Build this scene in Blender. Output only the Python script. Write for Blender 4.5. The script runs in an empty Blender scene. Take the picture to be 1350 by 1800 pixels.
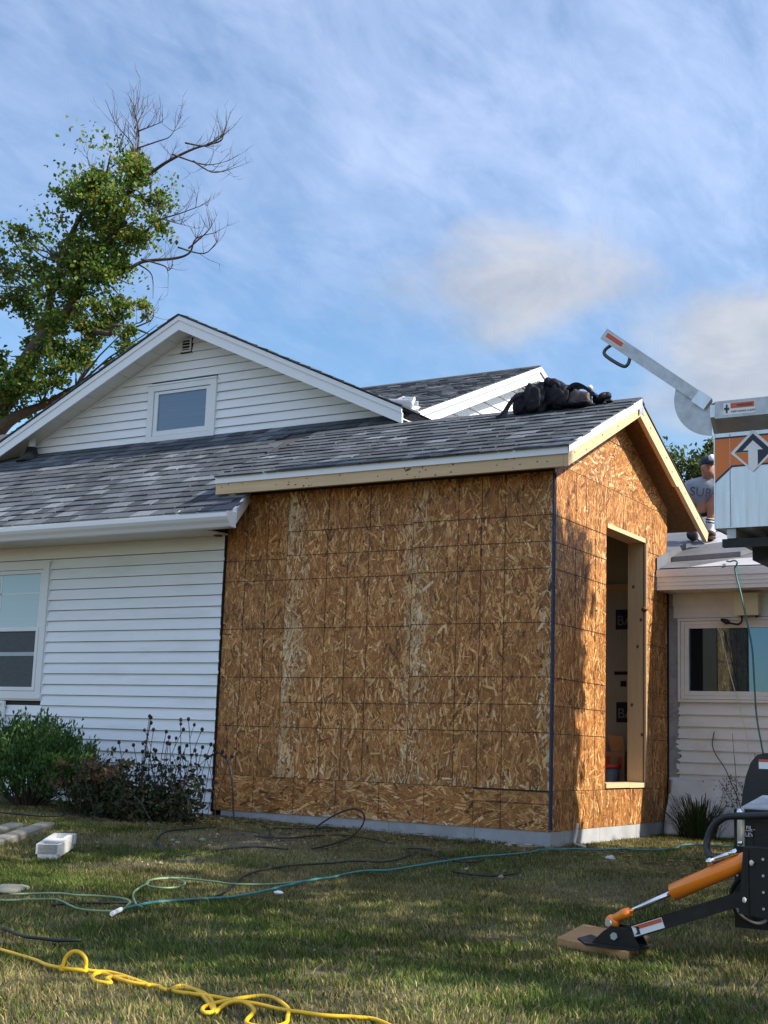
import bpy, math, random
import numpy as np
from mathutils import Matrix, Vector, noise as mnoise

random.seed(7); RNG = np.random.default_rng(7)
scn = bpy.context.scene
COL = scn.collection

# ---------------------------------------------------------------- camera, sky, sun
cd = bpy.data.cameras.new('camera'); cam = bpy.data.objects.new('camera', cd); COL.objects.link(cam)
right = Vector((0.85760036, 0.51320184, 0.03384518)); up = Vector((0.05844965, -0.16263073, 0.98495425)); fwd = Vector((-0.51098461, 0.84271888, 0.16946864))
m = Matrix((right, up, -fwd)).transposed().to_4x4(); m.translation = (4.07825, -9.19849, 0.79805)
cam.matrix_world = m
cd.sensor_fit = 'VERTICAL'; cd.sensor_height = 36; cd.lens = 47.379; cd.clip_end = 600; cd.clip_start = 0.05
scn.camera = cam

SUN_AZ, SUN_EL = math.radians(7), math.radians(37.5)      # azimuth from +X towards +Y
SUN = Vector((math.cos(SUN_EL)*math.cos(SUN_AZ), math.cos(SUN_EL)*math.sin(SUN_AZ), math.sin(SUN_EL)))
w = bpy.data.worlds.new('World'); scn.world = w; w.use_nodes = True
def build_sky():
    nt = w.node_tree; N = nt.nodes; L = nt.links; N.clear()
    out = N.new('ShaderNodeOutputWorld'); bg = N.new('ShaderNodeBackground'); L.new(bg.outputs[0], out.inputs[0])
    sky = N.new('ShaderNodeTexSky'); sky.sky_type = 'NISHITA'; sky.sun_disc = False
    sky.sun_elevation = SUN_EL; sky.sun_rotation = math.pi/2 - SUN_AZ
    sky.air_density = 1.0; sky.dust_density = 0.6; sky.ozone_density = 1.0
    tc = N.new('ShaderNodeTexCoord')
    def math_(op, a, b=None, c=None):
        n = N.new('ShaderNodeMath'); n.operation = op
        for i, v in enumerate((a, b, c)):
            if v is None: continue
            if isinstance(v, (int, float)): n.inputs[i].default_value = v
            else: L.new(v, n.inputs[i])
        return n.outputs[0]
    sep = N.new('ShaderNodeSeparateXYZ'); L.new(tc.outputs['Generated'], sep.inputs[0])
    zc = math_('ADD', math_('MAXIMUM', sep.outputs[2], 0.0), 0.22)
    comb = N.new('ShaderNodeCombineXYZ')
    L.new(math_('DIVIDE', sep.outputs[0], zc), comb.inputs[0]); L.new(math_('DIVIDE', sep.outputs[1], zc), comb.inputs[1])
    def noise(vec, scale, det, rough, dist=0.0, mp=None):
        if mp is not None:
            mpn = N.new('ShaderNodeMapping'); L.new(vec, mpn.inputs[0])
            mpn.inputs['Location'].default_value = mp[0]; mpn.inputs['Rotation'].default_value = mp[1]; mpn.inputs['Scale'].default_value = mp[2]
            vec = mpn.outputs[0]
        n = N.new('ShaderNodeTexNoise'); L.new(vec, n.inputs['Vector'])
        n.inputs['Scale'].default_value = scale; n.inputs['Detail'].default_value = det; n.inputs['Roughness'].default_value = rough; n.inputs['Distortion'].default_value = dist
        return n.outputs['Fac']
    def ramp(v, lo, hi):
        n = N.new('ShaderNodeMapRange'); n.interpolation_type = 'SMOOTHSTEP'; L.new(v, n.inputs[0])
        n.inputs[1].default_value = lo; n.inputs[2].default_value = hi
        return n.outputs[0]
    P = comb.outputs[0]
    # high thin cirrus sheet, streaked
    a = noise(P, 1.5, 9, 0.60, 0.5, ((1.3, 0.4, 0), (0, 0, 0.5), (1, 0.55, 1)))
    b = noise(P, 9.0, 6, 0.62, 0.9, ((0, 0, 0), (0, 0, 1.1), (1, 0.45, 1)))
    c0 = noise(P, 0.85, 3, 0.5, 0.0, ((4.2, 1.0, 0), (0, 0, 0), (1, 1, 1)))
    elev = ramp(sep.outputs[2], 0.12, 0.46)
    fine = noise(P, 22.0, 5, 0.6, 0.6, ((2, 1, 0), (0, 0, 0.8), (1, 0.5, 1)))
    s = math_('ADD', math_('MULTIPLY', a, 0.8), math_('MULTIPLY', b, 0.34))
    s = math_('ADD', s, math_('MULTIPLY', c0, 0.55))
    s = math_('ADD', s, math_('MULTIPLY', fine, 0.16))
    s = math_('ADD', s, math_('MULTIPLY', elev, 0.40))
    veil = math_('MULTIPLY', ramp(s, 0.97, 1.60), 0.86)
    # low cumulus banks, placed by direction with ragged edges
    def bank(d, rx, rz, seed, amt):
        dv = Vector(d).normalized(); h = Vector((-dv.y, dv.x, 0)).normalized(); k = dv.cross(h)
        def dot(v):
            n = N.new('ShaderNodeVectorMath'); n.operation = 'DOT_PRODUCT'; L.new(tc.outputs['Generated'], n.inputs[0]); n.inputs[1].default_value = v
            return n.outputs['Value']
        e = math_('ADD', math_('POWER', math_('ABSOLUTE', math_('DIVIDE', dot(h), rx)), 2.0), math_('POWER', math_('ABSOLUTE', math_('DIVIDE', dot(k), rz)), 2.0))
        front = ramp(dot(dv), 0.0, 0.3)
        e = math_('SQRT', e)
        n1 = noise(tc.outputs['Generated'], 9.0, 7, 0.55, 0.3, (seed, (0, 0, 0), (1, 1, 1.5)))
        q = math_('SUBTRACT', math_('ADD', 1.0, math_('MULTIPLY', math_('SUBTRACT', n1, 0.5), 2.4)), e)
        return math_('MULTIPLY', math_('MULTIPLY', ramp(q, -0.25, 0.75), amt), front)
    b1 = bank((-0.412, 0.846, 0.338), 0.090, 0.046, (3, 1, 2), 0.78)
    b2 = bank((-0.262, 0.92, 0.280), 0.095, 0.052, (7, 5, 1), 0.80)
    b3 = bank((-0.10, 0.97, 0.22), 0.16, 0.08, (1, 9, 4), 0.60)
    b4 = bank((0.5, -0.8, 0.3), 0.5, 0.12, (2, 2, 8), 0.6)
    mx = N.new('ShaderNodeMix'); mx.data_type = 'RGBA'
    L.new(veil, mx.inputs[0]); L.new(sky.outputs[0], mx.inputs[6])
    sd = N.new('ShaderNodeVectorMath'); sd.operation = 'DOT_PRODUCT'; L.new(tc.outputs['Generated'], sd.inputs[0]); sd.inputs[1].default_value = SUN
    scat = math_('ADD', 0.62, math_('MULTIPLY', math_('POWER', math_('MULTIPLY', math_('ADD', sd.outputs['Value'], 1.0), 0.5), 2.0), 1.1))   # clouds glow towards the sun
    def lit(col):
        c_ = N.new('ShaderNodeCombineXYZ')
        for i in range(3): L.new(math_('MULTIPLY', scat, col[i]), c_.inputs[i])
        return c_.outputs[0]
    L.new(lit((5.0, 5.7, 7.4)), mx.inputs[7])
    banks = math_('MAXIMUM', math_('MAXIMUM', b1, b2), math_('MAXIMUM', b3, b4))
    dens = noise(tc.outputs['Generated'], 14.0, 6, 0.6, 0.4, ((5, 2, 0), (0, 0, 0), (1, 1, 1.6)))
    cc = N.new('ShaderNodeMix'); cc.data_type = 'RGBA'; L.new(ramp(dens, 0.3, 0.72), cc.inputs[0])
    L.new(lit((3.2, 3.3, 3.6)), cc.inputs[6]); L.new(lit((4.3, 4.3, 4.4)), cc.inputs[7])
    mx2 = N.new('ShaderNodeMix'); mx2.data_type = 'RGBA'
    L.new(banks, mx2.inputs[0]); L.new(mx.outputs[2], mx2.inputs[6]); L.new(cc.outputs[2], mx2.inputs[7])
    hs = N.new('ShaderNodeHueSaturation'); hs.inputs['Saturation'].default_value = 1.22; L.new(mx2.outputs[2], hs.inputs['Color'])
    L.new(hs.outputs[0], bg.inputs[0]); bg.inputs[1].default_value = 0.10
build_sky()
sl = bpy.data.lights.new('sun', 'SUN'); sun = bpy.data.objects.new('sun', sl); COL.objects.link(sun)
sl.energy = 4.2; sl.angle = math.radians(0.5); sl.color = (1.0, 0.93, 0.82)
sun.rotation_euler = SUN.to_track_quat('Z', 'Y').to_euler()
sun.location = (20, 2, 20)
scn.view_settings.view_transform = 'Standard'; scn.view_settings.look = 'None'
scn.view_settings.exposure = 0.95; scn.view_settings.gamma = 1.0
scn.view_settings.use_curve_mapping = False
scn.cycles.max_bounces = 8; scn.cycles.diffuse_bounces = 4; scn.cycles.caustics_reflective = False; scn.cycles.caustics_refractive = False

# ---------------------------------------------------------------- helpers
WP = {}                                                   # world position of every placed object
def sm(a, b, t):
    t = min(1.0, max(0.0, (t-a)/(b-a))); return t*t*(3-2*t)
def ground(x, y):
    return sm(-3.6, -0.1, y)*(0.10 + 0.02*max(0.0, min(6.0, -x)))
def ground_np(x, y):
    t = np.clip((y+3.6)/3.5, 0, 1); t = t*t*(3-2*t)
    return t*(0.10 + 0.02*np.clip(-x, 0, 6))

def place(o, pos, parent=None):
    COL.objects.link(o); pos = Vector(pos); o.location = pos; WP[o.name] = pos
    if parent is not None:
        o.parent = parent; o.matrix_parent_inverse = Matrix.Translation(-WP[parent.name])
    return o
def tag(o, label=None, cat=None, group=None, kind=None):
    if label: o['label'] = label
    if cat: o['category'] = cat
    if group: o['group'] = group
    if kind: o['kind'] = kind
    return o
def thing(name, label, cat, loc, group=None):
    o = bpy.data.objects.new(name, None); o.empty_display_size = 0.1
    place(o, loc); return tag(o, label, cat, group)

class MB:
    """collects polygons; build() links them as ONE mesh object"""
    def __init__(s): s.v = []; s.f = []; s.c = []; s.uv = []; s.smooth = []
    def poly(s, pts, col=(1, 1, 1), uv=None, smooth=False):
        n = len(s.v); s.v += [tuple(p) for p in pts]; s.f.append(tuple(range(n, n+len(pts)))); s.c.append(col); s.uv.append(uv); s.smooth.append(smooth)
    def mesh(s, verts, faces, col=(1, 1, 1), smooth=False):
        n = len(s.v); s.v += [tuple(p) for p in verts]
        for f in faces:
            s.f.append(tuple(i+n for i in f)); s.c.append(col); s.uv.append(None); s.smooth.append(smooth)
    def box(s, x0, x1, y0, y1, z0, z1, col=(1, 1, 1)):
        v = [(x, y, z) for x in (x0, x1) for y in (y0, y1) for z in (z0, z1)]
        s.mesh(v, [(0, 1, 3, 2), (4, 6, 7, 5), (0, 4, 5, 1), (2, 3, 7, 6), (0, 2, 6, 4), (1, 5, 7, 3)], col)
    def prism(s, pts, d, col=(1, 1, 1)):
        """polygon pts extruded by the vector d"""
        d = Vector(d); p = [Vector(q) for q in pts]; n = len(p)
        v = p + [q + d for q in p]
        s.mesh(v, [tuple(range(n))[::-1], tuple(range(n, 2*n))] + [(i, (i+1) % n, n+(i+1) % n, n+i) for i in range(n)], col)
    def bar(s, a, b, wdt, hgt, upv=(0, 0, 1), col=(1, 1, 1)):
        a, b = Vector(a), Vector(b); d = (b-a).normalized(); sd = d.cross(Vector(upv)).normalized(); u = sd.cross(d)
        c = [sd*x*wdt/2 + u*y*hgt/2 for x, y in ((-1, -1), (1, -1), (1, 1), (-1, 1))]
        v = [a+q for q in c] + [b+q for q in c]
        s.mesh(v, [(3, 2, 1, 0), (4, 5, 6, 7)] + [(i, (i+1) % 4, 4+(i+1) % 4, 4+i) for i in range(4)], col)
    def tube(s, path, r, n=8, col=(1, 1, 1), cap=True):
        P = [Vector(p) for p in path]; R = r if hasattr(r, '__len__') else [r]*len(P)
        base = len(s.v); prev = None
        for i, p in enumerate(P):
            t = (P[min(i+1, len(P)-1)] - P[max(i-1, 0)])
            t = t.normalized() if t.length > 1e-9 else Vector((0, 0, 1))
            if prev is None:
                u = t.orthogonal().normalized()
            else:
                u = prev - t*prev.dot(t)
                u = u.normalized() if u.length > 1e-6 else t.orthogonal().normalized()
            prev = u; vv = t.cross(u)
            for k in range(n):
                a = 2*math.pi*k/n; s.v.append(tuple(p + (u*math.cos(a)+vv*math.sin(a))*R[i]))
        for i in range(len(P)-1):
            for k in range(n):
                s.f.append((base+i*n+k, base+i*n+(k+1) % n, base+(i+1)*n+(k+1) % n, base+(i+1)*n+k)); s.c.append(col); s.uv.append(None); s.smooth.append(True)
        if cap:
            s.f.append(tuple(base+k for k in range(n))[::-1]); s.c.append(col); s.uv.append(None); s.smooth.append(False)
            s.f.append(tuple(base+(len(P)-1)*n+k for k in range(n))); s.c.append(col); s.uv.append(None); s.smooth.append(False)
    def blob(s, c, rad, nu=16, nv=10, power=1.0, wob=0.0, rot=0.0, seed=0, col=(1, 1, 1), tilt=0.0, crease=0.0):
        if crease: nu, nv = 56, 36
        rs = random.Random(seed); ph = [rs.uniform(0, 6.28) for _ in range(9)]
        def sp(x): return math.copysign(abs(x)**power, x)
        V = []
        for j in range(nv+1):
            th = -math.pi/2 + math.pi*j/nv
            for i in range(nu):
                a = 2*math.pi*i/nu
                x, y, z = sp(math.cos(th))*sp(math.cos(a)), sp(math.cos(th))*sp(math.sin(a)), sp(math.sin(th))
                k = 1 + wob*(math.sin(3*a+ph[0]+2*th)+math.sin(5*a+ph[1]-3*th)*.6+math.sin(4*th+ph[2]+a)*.7+math.sin(9*a+4*th+ph[3])*.35)
                p = Vector((x*rad[0]*k, y*rad[1]*k, z*rad[2]*k))
                if crease:
                    q = p*9+Vector((seed*3.1, seed*1.7, 0)); q = Vector((q.x*1.3, q.y*1.3, q.z*.55))+mnoise.noise_vector(q*.8)*.5
                    p *= 1+crease*(abs(mnoise.noise(q))*-1.6+.45+.4*mnoise.noise(q*2.7))
                p = Matrix.Rotation(tilt, 3, 'Y') @ p
                p = Matrix.Rotation(rot, 3, 'Z') @ p
                V.append(p + Vector(c))
        F = [(j*nu+i, j*nu+(i+1) % nu, (j+1)*nu+(i+1) % nu, (j+1)*nu+i) for j in range(nv) for i in range(nu)]
        s.mesh(V, F, col, True)
    def build(s, name, mat, parent=None, kind=None, label=None):
        V = np.array(s.v, dtype=float); c = (V.min(0)+V.max(0))/2
        me = bpy.data.meshes.new(name); me.from_pydata([tuple(p) for p in V-c], [], s.f)
        me.materials.append(mat)
        cnt = np.array([len(f) for f in s.f])
        at = me.attributes.new('col', 'FLOAT_COLOR', 'CORNER')
        cc = np.ones((len(s.f), 4)); cc[:, :3] = np.array(s.c); at.data.foreach_set('color', np.repeat(cc, cnt, 0).ravel())
        if any(u is not None for u in s.uv):
            uvl = me.uv_layers.new(name='UVMap'); arr = []
            for f, u in zip(s.f, s.uv): arr += (u if u is not None else [(0, 0)]*len(f))
            uvl.data.foreach_set('uv', np.array(arr, dtype=float).ravel())
        if any(s.smooth): me.polygons.foreach_set('use_smooth', s.smooth)
        me.update()
        o = bpy.data.objects.new(name, me); place(o, c, parent)
        if kind: o['kind'] = kind
        if label: o['label'] = label
        return o

def np_mesh(name, V, F, cols, mat, parent=None, kind=None, smooth=False):
    """many same-sized polygons: V (n,3), F (m,k), cols (n,3) per vertex"""
    c = (V.min(0)+V.max(0))/2; V = V-c
    me = bpy.data.meshes.new(name); me.vertices.add(len(V)); me.vertices.foreach_set('co', V.ravel())
    k = F.shape[1]; me.loops.add(F.size); me.loops.foreach_set('vertex_index', F.ravel().astype(np.int32))
    me.polygons.add(len(F)); me.polygons.foreach_set('loop_start', np.arange(0, F.size, k, dtype=np.int32))
    try: me.polygons.foreach_set('loop_total', np.full(len(F), k, dtype=np.int32))
    except Exception: pass
    at = me.attributes.new('col', 'FLOAT_COLOR', 'POINT'); a = np.ones((len(V), 4)); a[:, :3] = cols; at.data.foreach_set('color', a.ravel())
    me.materials.append(mat); me.update(calc_edges=True)
    if smooth: me.polygons.foreach_set('use_smooth', np.ones(len(F), dtype=bool))
    o = bpy.data.objects.new(name, me); place(o, c, parent)
    if kind: o['kind'] = kind
    return o

def catmull(pts, n=6):
    P = [Vector(p) for p in pts]; out = []
    for i in range(len(P)-1):
        p0, p1, p2, p3 = P[max(i-1, 0)], P[i], P[i+1], P[min(i+2, len(P)-1)]
        for k in range(n):
            t = k/n
            out.append(0.5*((2*p1)+(p2-p0)*t+(2*p0-5*p1+4*p2-p3)*t*t+(3*p1-p0-3*p2+p3)*t**3))
    out.append(P[-1]); return out

# ---------------------------------------------------------------- materials
def mat(name, col, rough=0.6, metal=0.0, var=0.12, scale=6.0, bump=0.0, bscale=80.0, stretch=(1, 1, 1), attr=False, dirt=None, dscale=2.0, damt=0.5, spec=0.5, objcol=False, coat=0.0, transl=0.0, uvgrain=False, rvar=0.0):
    mt = bpy.data.materials.new(name); mt.use_nodes = True; nt = mt.node_tree; N = nt.nodes; L = nt.links
    b = N['Principled BSDF']; b.inputs['Roughness'].default_value = rough; b.inputs['Metallic'].default_value = metal
    b.inputs['Specular IOR Level'].default_value = spec; b.inputs['Coat Weight'].default_value = coat
    tc = N.new('ShaderNodeTexCoord'); geo = N.new('ShaderNodeNewGeometry')
    mp = N.new('ShaderNodeMapping'); mp.inputs['Scale'].default_value = stretch; L.new(geo.outputs['Position'], mp.inputs[0])
    def noise(sc, det=5, rg=0.6, vec=None):
        n = N.new('ShaderNodeTexNoise'); n.inputs['Scale'].default_value = sc; n.inputs['Detail'].default_value = det; n.inputs['Roughness'].default_value = rg
        L.new(vec or mp.outputs[0], n.inputs['Vector']); return n.outputs['Fac']
    def mix(kind, f, a, bb):
        n = N.new('ShaderNodeMix'); n.data_type = 'RGBA'; n.blend_type = kind
        for i, v in ((0, f), (6, a), (7, bb)):
            if isinstance(v, (int, float)): n.inputs[i].default_value = v
            elif isinstance(v, tuple): n.inputs[i].default_value = (*v, 1)
            else: L.new(v, n.inputs[i])
        return n.outputs[2]
    def mr(v, a, bb, c, d):
        n = N.new('ShaderNodeMapRange'); L.new(v, n.inputs[0])
        for i, q in enumerate((a, bb, c, d)): n.inputs[i+1].default_value = q
        return n.outputs[0]
    c = None
    if attr:
        at = N.new('ShaderNodeAttribute'); at.attribute_name = 'col'; c = mix('MULTIPLY', 1.0, at.outputs['Color'], tuple(col))
    else:
        rgb = N.new('ShaderNodeRGB'); rgb.outputs[0].default_value = (*col, 1); c = rgb.outputs[0]
    if objcol:
        oi = N.new('ShaderNodeObjectInfo'); c = mix('MULTIPLY', 1.0, c, oi.outputs['Color'])
    if var:
        f = noise(scale); v = mr(f, 0.25, 0.75, 1-var, 1+var)
        g = N.new('ShaderNodeCombineColor'); [L.new(v, g.inputs[i]) for i in range(3)]
        c = mix('MULTIPLY', 1.0, c, g.outputs[0])
    if uvgrain:
        m2 = N.new('ShaderNodeMapping'); m2.inputs['Scale'].default_value = (12, 260, 1); L.new(tc.outputs['UV'], m2.inputs[0])
        f = noise(1.0, 3, 0.6, m2.outputs[0]); v = mr(f, 0.3, 0.7, 0.72, 1.22)
        g = N.new('ShaderNodeCombineColor'); [L.new(v, g.inputs[i]) for i in range(3)]
        c = mix('MULTIPLY', 1.0, c, g.outputs[0])
    if dirt:
        f = noise(dscale, 8, 0.7); c = mix('MIX', mr(f, 0.5, 0.75, 0.0, damt), c, tuple(dirt))
    L.new(c, b.inputs['Base Color'])
    if rvar:
        L.new(mr(noise(scale*2.3, 6), 0.3, 0.7, max(0.02, rough-rvar), min(1, rough+rvar)), b.inputs['Roughness'])
    if bump:
        bn = N.new('ShaderNodeBump'); bn.inputs['Strength'].default_value = bump; bn.inputs['Distance'].default_value = 0.01
        L.new(noise(bscale, 6), bn.inputs['Height']); L.new(bn.outputs[0], b.inputs['Normal'])
    if transl:
        tr = N.new('ShaderNodeBsdfTranslucent'); L.new(c, tr.inputs[0]); ms = N.new('ShaderNodeMixShader'); ms.inputs[0].default_value = transl
        L.new(b.outputs[0], ms.inputs[1]); L.new(tr.outputs[0], ms.inputs[2]); L.new(ms.outputs[0], N['Material Output'].inputs[0])
    return mt

M = {}
M['siding'] = mat('white_vinyl', (0.82, 0.84, 0.86), 0.42, var=0.04, scale=1.5, bump=0.12, bscale=5, stretch=(1, 1, 5), dirt=(0.46, 0.45, 0.42), dscale=1.1, damt=0.32)
M['trim'] = mat('white_trim', (0.74, 0.76, 0.77), 0.38, var=0.03, scale=3, dirt=(0.5, 0.48, 0.42), dscale=2.3, damt=0.25)
M['soffit'] = mat('soffit_vinyl', (0.70, 0.68, 0.60), 0.45, var=0.04, scale=4, dirt=(0.45, 0.42, 0.33), dscale=2.2, damt=0.3)
M['cream'] = mat('cream_vinyl', (0.74, 0.75, 0.735), 0.45, var=0.05, scale=3, dirt=(0.40, 0.36, 0.28), dscale=2.5, damt=0.4)
M['alum_white'] = mat('white_aluminium', (0.78, 0.80, 0.82), 0.3, var=0.03, scale=3, dirt=(0.55, 0.54, 0.5), dscale=3, damt=0.25)
M['core'] = mat('sheathing_core', (0.05, 0.047, 0.043), 0.9)  # dark tone shows through the open siding laps in place of lap shadows
M['shingle'] = mat('asphalt_shingle', (1, 1, 1), 0.92, var=0.22, scale=55, attr=True, objcol=True, bump=0.5, bscale=420, spec=0.25)
M['deck'] = mat('roof_deck', (0.05, 0.05, 0.055), 0.95)
M['osb_base'] = mat('osb_board', (0.27, 0.125, 0.042), 0.75, var=0.35, scale=38, stretch=(1, 1, 0.35), spec=0.3)
M['osb_edge'] = mat('osb_worn', (0.27, 0.125, 0.042), 0.75, var=0.35, scale=38, spec=0.3)
M['strand'] = mat('osb_strand', (1, 1, 1), 0.5, attr=True, var=0.18, scale=2.6, uvgrain=True, spec=0.28, dirt=(0.24, 0.11, 0.04), dscale=1.5, damt=0.28)
M['ink'] = mat('printed_line', (0.028, 0.016, 0.012), 0.8, var=0.3, scale=20)
M['pine'] = mat('pine_lumber', (0.62, 0.44, 0.25), 0.6, var=0.14, scale=7, stretch=(0.6, 0.6, 14), bump=0.08, bscale=40, dirt=(0.42, 0.27, 0.13), dscale=3.5, damt=0.45)
M['pine_v'] = mat('pine_stud', (0.60, 0.42, 0.24), 0.62, var=0.14, scale=7, stretch=(14, 14, 0.6), bump=0.08, bscale=40, dirt=(0.4, 0.25, 0.12), dscale=3.5, damt=0.4)
M['knot'] = mat('wood_knot', (0.13, 0.06, 0.025), 0.7, var=0.3, scale=60)
M['concrete'] = mat('foundation_concrete', (0.34, 0.35, 0.36), 0.9, var=0.16, scale=5, bump=0.35, bscale=70, dirt=(0.20, 0.18, 0.15), dscale=3.2, damt=0.5)
M['block'] = mat('concrete_block', (0.52, 0.52, 0.50), 0.92, var=0.15, scale=9, bump=0.5, bscale=120, dirt=(0.36, 0.31, 0.25), dscale=4, damt=0.4)
M['kerb'] = mat('weathered_concrete', (0.27, 0.25, 0.19), 0.92, var=0.2, scale=6, bump=0.4, bscale=90, dirt=(0.2, 0.19, 0.12), dscale=3, damt=0.5)
M['stucco'] = mat('old_sheathing_grey', (0.36, 0.35, 0.36), 0.9, var=0.12, scale=8, dirt=(0.11, 0.07, 0.05), dscale=7, damt=0.75)
M['blue'] = mat('blue_edge_tape', (0.010, 0.026, 0.07), 0.5)
M['glass_dark'] = mat('window_glass', (0.015, 0.018, 0.022), 0.02, var=0, spec=0.5)
_p = M['glass_dark'].node_tree.nodes['Principled BSDF']; _p.inputs['IOR'].default_value = 2.7; _p.inputs['Specular Tint'].default_value = (0.42, 0.70, 1.0, 1)
M['glass_sky'] = mat('painted_sky_blind_glass', (0.22, 0.34, 0.45), 0.04, var=0.06, scale=3, stretch=(0.3, 1, 22), spec=1.0, coat=0.8)  # reflected sky painted blue into the base; streaks draw the blind
M['glass_gable'] = mat('gable_glass', (0.13, 0.18, 0.25), 0.06, var=0.08, scale=4, stretch=(0.3, 1, 16), spec=0.8, coat=0.5)  # bluish sky reflection mixed into the base colour
M['blind'] = mat('blind_slat', (0.40, 0.47, 0.52), 0.6)
M['screen'] = mat('insect_screen', (0.055, 0.065, 0.075), 0.55, var=0.25, scale=20, stretch=(1, 1, 6))
M['dark'] = mat('dark_gap', (0.012, 0.012, 0.013), 0.9, var=0)
M['membrane'] = mat('grey_roof_membrane', (0.11, 0.115, 0.13), 0.7, var=0.2, scale=3, dirt=(0.2, 0.2, 0.21), dscale=3, damt=0.4, bump=0.1, bscale=12)
M['membrane_glare'] = mat('glare_roof_sheet', (0.42, 0.42, 0.43), 0.5, var=0.12, scale=5, dirt=(0.3, 0.3, 0.31), dscale=4, damt=0.4, bump=0.1, bscale=15)  # pale tone stands in for white glare patches on the roof
M['bare_alum'] = mat('bare_aluminium', (0.66, 0.69, 0.71), 0.36, metal=0.85, var=0.10, scale=4, stretch=(8, 8, 0.5), rvar=0.1, dirt=(0.4, 0.41, 0.42), dscale=3, damt=0.35)
M['galv'] = mat('galvanised_steel', (0.46, 0.48, 0.50), 0.48, metal=0.75, var=0.2, scale=11, rvar=0.12, bump=0.08, bscale=25)
M['dark_steel'] = mat('dark_handle_steel', (0.08, 0.09, 0.10), 0.4, metal=0.6)
M['orange'] = mat('orange_paint', (0.92, 0.235, 0.012), 0.32, var=0.05, scale=5, coat=0.3, dirt=(0.35, 0.12, 0.03), dscale=6, damt=0.25)
M['orange_decal'] = mat('orange_decal', (0.72, 0.19, 0.03), 0.4, var=0.06, scale=3)
M['navy'] = mat('navy_decal', (0.018, 0.022, 0.05), 0.4, var=0.05)
M['white_decal'] = mat('white_decal', (0.80, 0.81, 0.82), 0.4, var=0.03)
M['red_decal'] = mat('red_decal', (0.55, 0.11, 0.05), 0.45, var=0.08, scale=20)
M['black_paint'] = mat('black_gloss_paint', (0.012, 0.015, 0.024), 0.34, var=0.1, spec=0.35, coat=0.1, dirt=(0.03, 0.03, 0.03), dscale=5, damt=0.4)
M['black_satin'] = mat('black_satin_paint', (0.010, 0.010, 0.011), 0.45, var=0.2, spec=0.35, dirt=(0.045, 0.04, 0.032), dscale=9, damt=0.5, rvar=0.12)
M['chrome'] = mat('steel_rod', (0.72, 0.73, 0.75), 0.18, metal=1.0, var=0.05)
M['rubber'] = mat('black_rubber', (0.012, 0.013, 0.015), 0.55, var=0.15)
M['nylon'] = mat('black_nylon', (0.008, 0.008, 0.014), 0.6, var=0.4, scale=9, bump=0.35, bscale=28, spec=0.22)
M['nylon_grey'] = mat('worn_leather', (0.055, 0.045, 0.042), 0.55, var=0.4, scale=16, bump=0.35, bscale=30)
M['teal'] = mat('teal_hose', (0.035, 0.17, 0.165), 0.5, var=0.25, scale=9)
M['green_hose'] = mat('pale_green_hose', (0.17, 0.26, 0.13), 0.45, var=0.15)
M['yellow'] = mat('yellow_cord', (0.80, 0.47, 0.012), 0.38, var=0.08, scale=8, dirt=(0.5, 0.28, 0.02), dscale=9, damt=0.3)
M['plastic_sheet'] = mat('white_sheet', (0.60, 0.60, 0.60), 0.5, var=0.08, scale=4, dirt=(0.35, 0.33, 0.30), dscale=3, damt=0.5)
M['pvc'] = mat('pale_pvc', (0.66, 0.62, 0.50), 0.4, var=0.05)
M['cardboard'] = mat('cardboard', (0.42, 0.26, 0.13), 0.8, var=0.08)
M['wrap'] = mat('house_wrap', (0.42, 0.43, 0.38), 0.5, var=0.08, scale=3, bump=0.15, bscale=6)
M['soil'] = mat('lawn_soil', (0.105, 0.082, 0.05), 0.95, var=0.45, scale=9, bump=0.9, bscale=60, dirt=(0.058, 0.068, 0.026), dscale=1.6, damt=0.85)
M['grass'] = mat('grass_blades', (1, 1, 1), 0.8, attr=True, var=0.3, scale=1.7, transl=0.3, spec=0.12)
M['leaf'] = mat('leaves', (1, 1, 1), 0.55, attr=True, var=0.2, scale=2.0, transl=0.42, spec=0.3)
M['bark'] = mat('bark', (0.075, 0.056, 0.043), 0.9, var=0.35, scale=6, stretch=(3, 3, 0.6), bump=0.6, bscale=18)
M['twig'] = mat('bare_twig', (0.06, 0.046, 0.038), 0.9, var=0.2)
M['seed'] = mat('seed_head', (0.02, 0.014, 0.012), 0.9)
M['pebble'] = mat('pebbles', (0.42, 0.37, 0.30), 0.85, attr=True, var=0.3, scale=30)
M['pad_wood'] = mat('pad_plank', (0.40, 0.215, 0.085), 0.75, var=0.25, scale=9, stretch=(1, 5, 5), bump=0.25, bscale=30, dirt=(0.16, 0.09, 0.05), dscale=5, damt=0.5)
M['skin'] = mat('skin', (0.44, 0.19, 0.115), 0.5, var=0.08, scale=14)
M['tee'] = mat('grey_tee', (0.33, 0.35, 0.40), 0.85, var=0.12, scale=14, bump=0.9, bscale=9)
M['shorts'] = mat('navy_shorts', (0.012, 0.013, 0.022), 0.85)
M['sock'] = mat('white_sock', (0.72, 0.70, 0.70), 0.85, bump=0.2, bscale=60)
M['shoe'] = mat('grey_shoe', (0.05, 0.045, 0.042), 0.7, var=0.2, scale=20)
M['sole'] = mat('brown_sole', (0.12, 0.06, 0.035), 0.7)
M['cap'] = mat('navy_cap', (0.022, 0.03, 0.055), 0.8)
M['red_plastic'] = mat('red_plastic', (0.40, 0.03, 0.02), 0.45)
M['bucket'] = mat('grey_bucket', (0.10, 0.11, 0.13), 0.5)
M['jbox'] = mat('cream_plastic', (0.60, 0.56, 0.38), 0.45, var=0.05)

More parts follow.
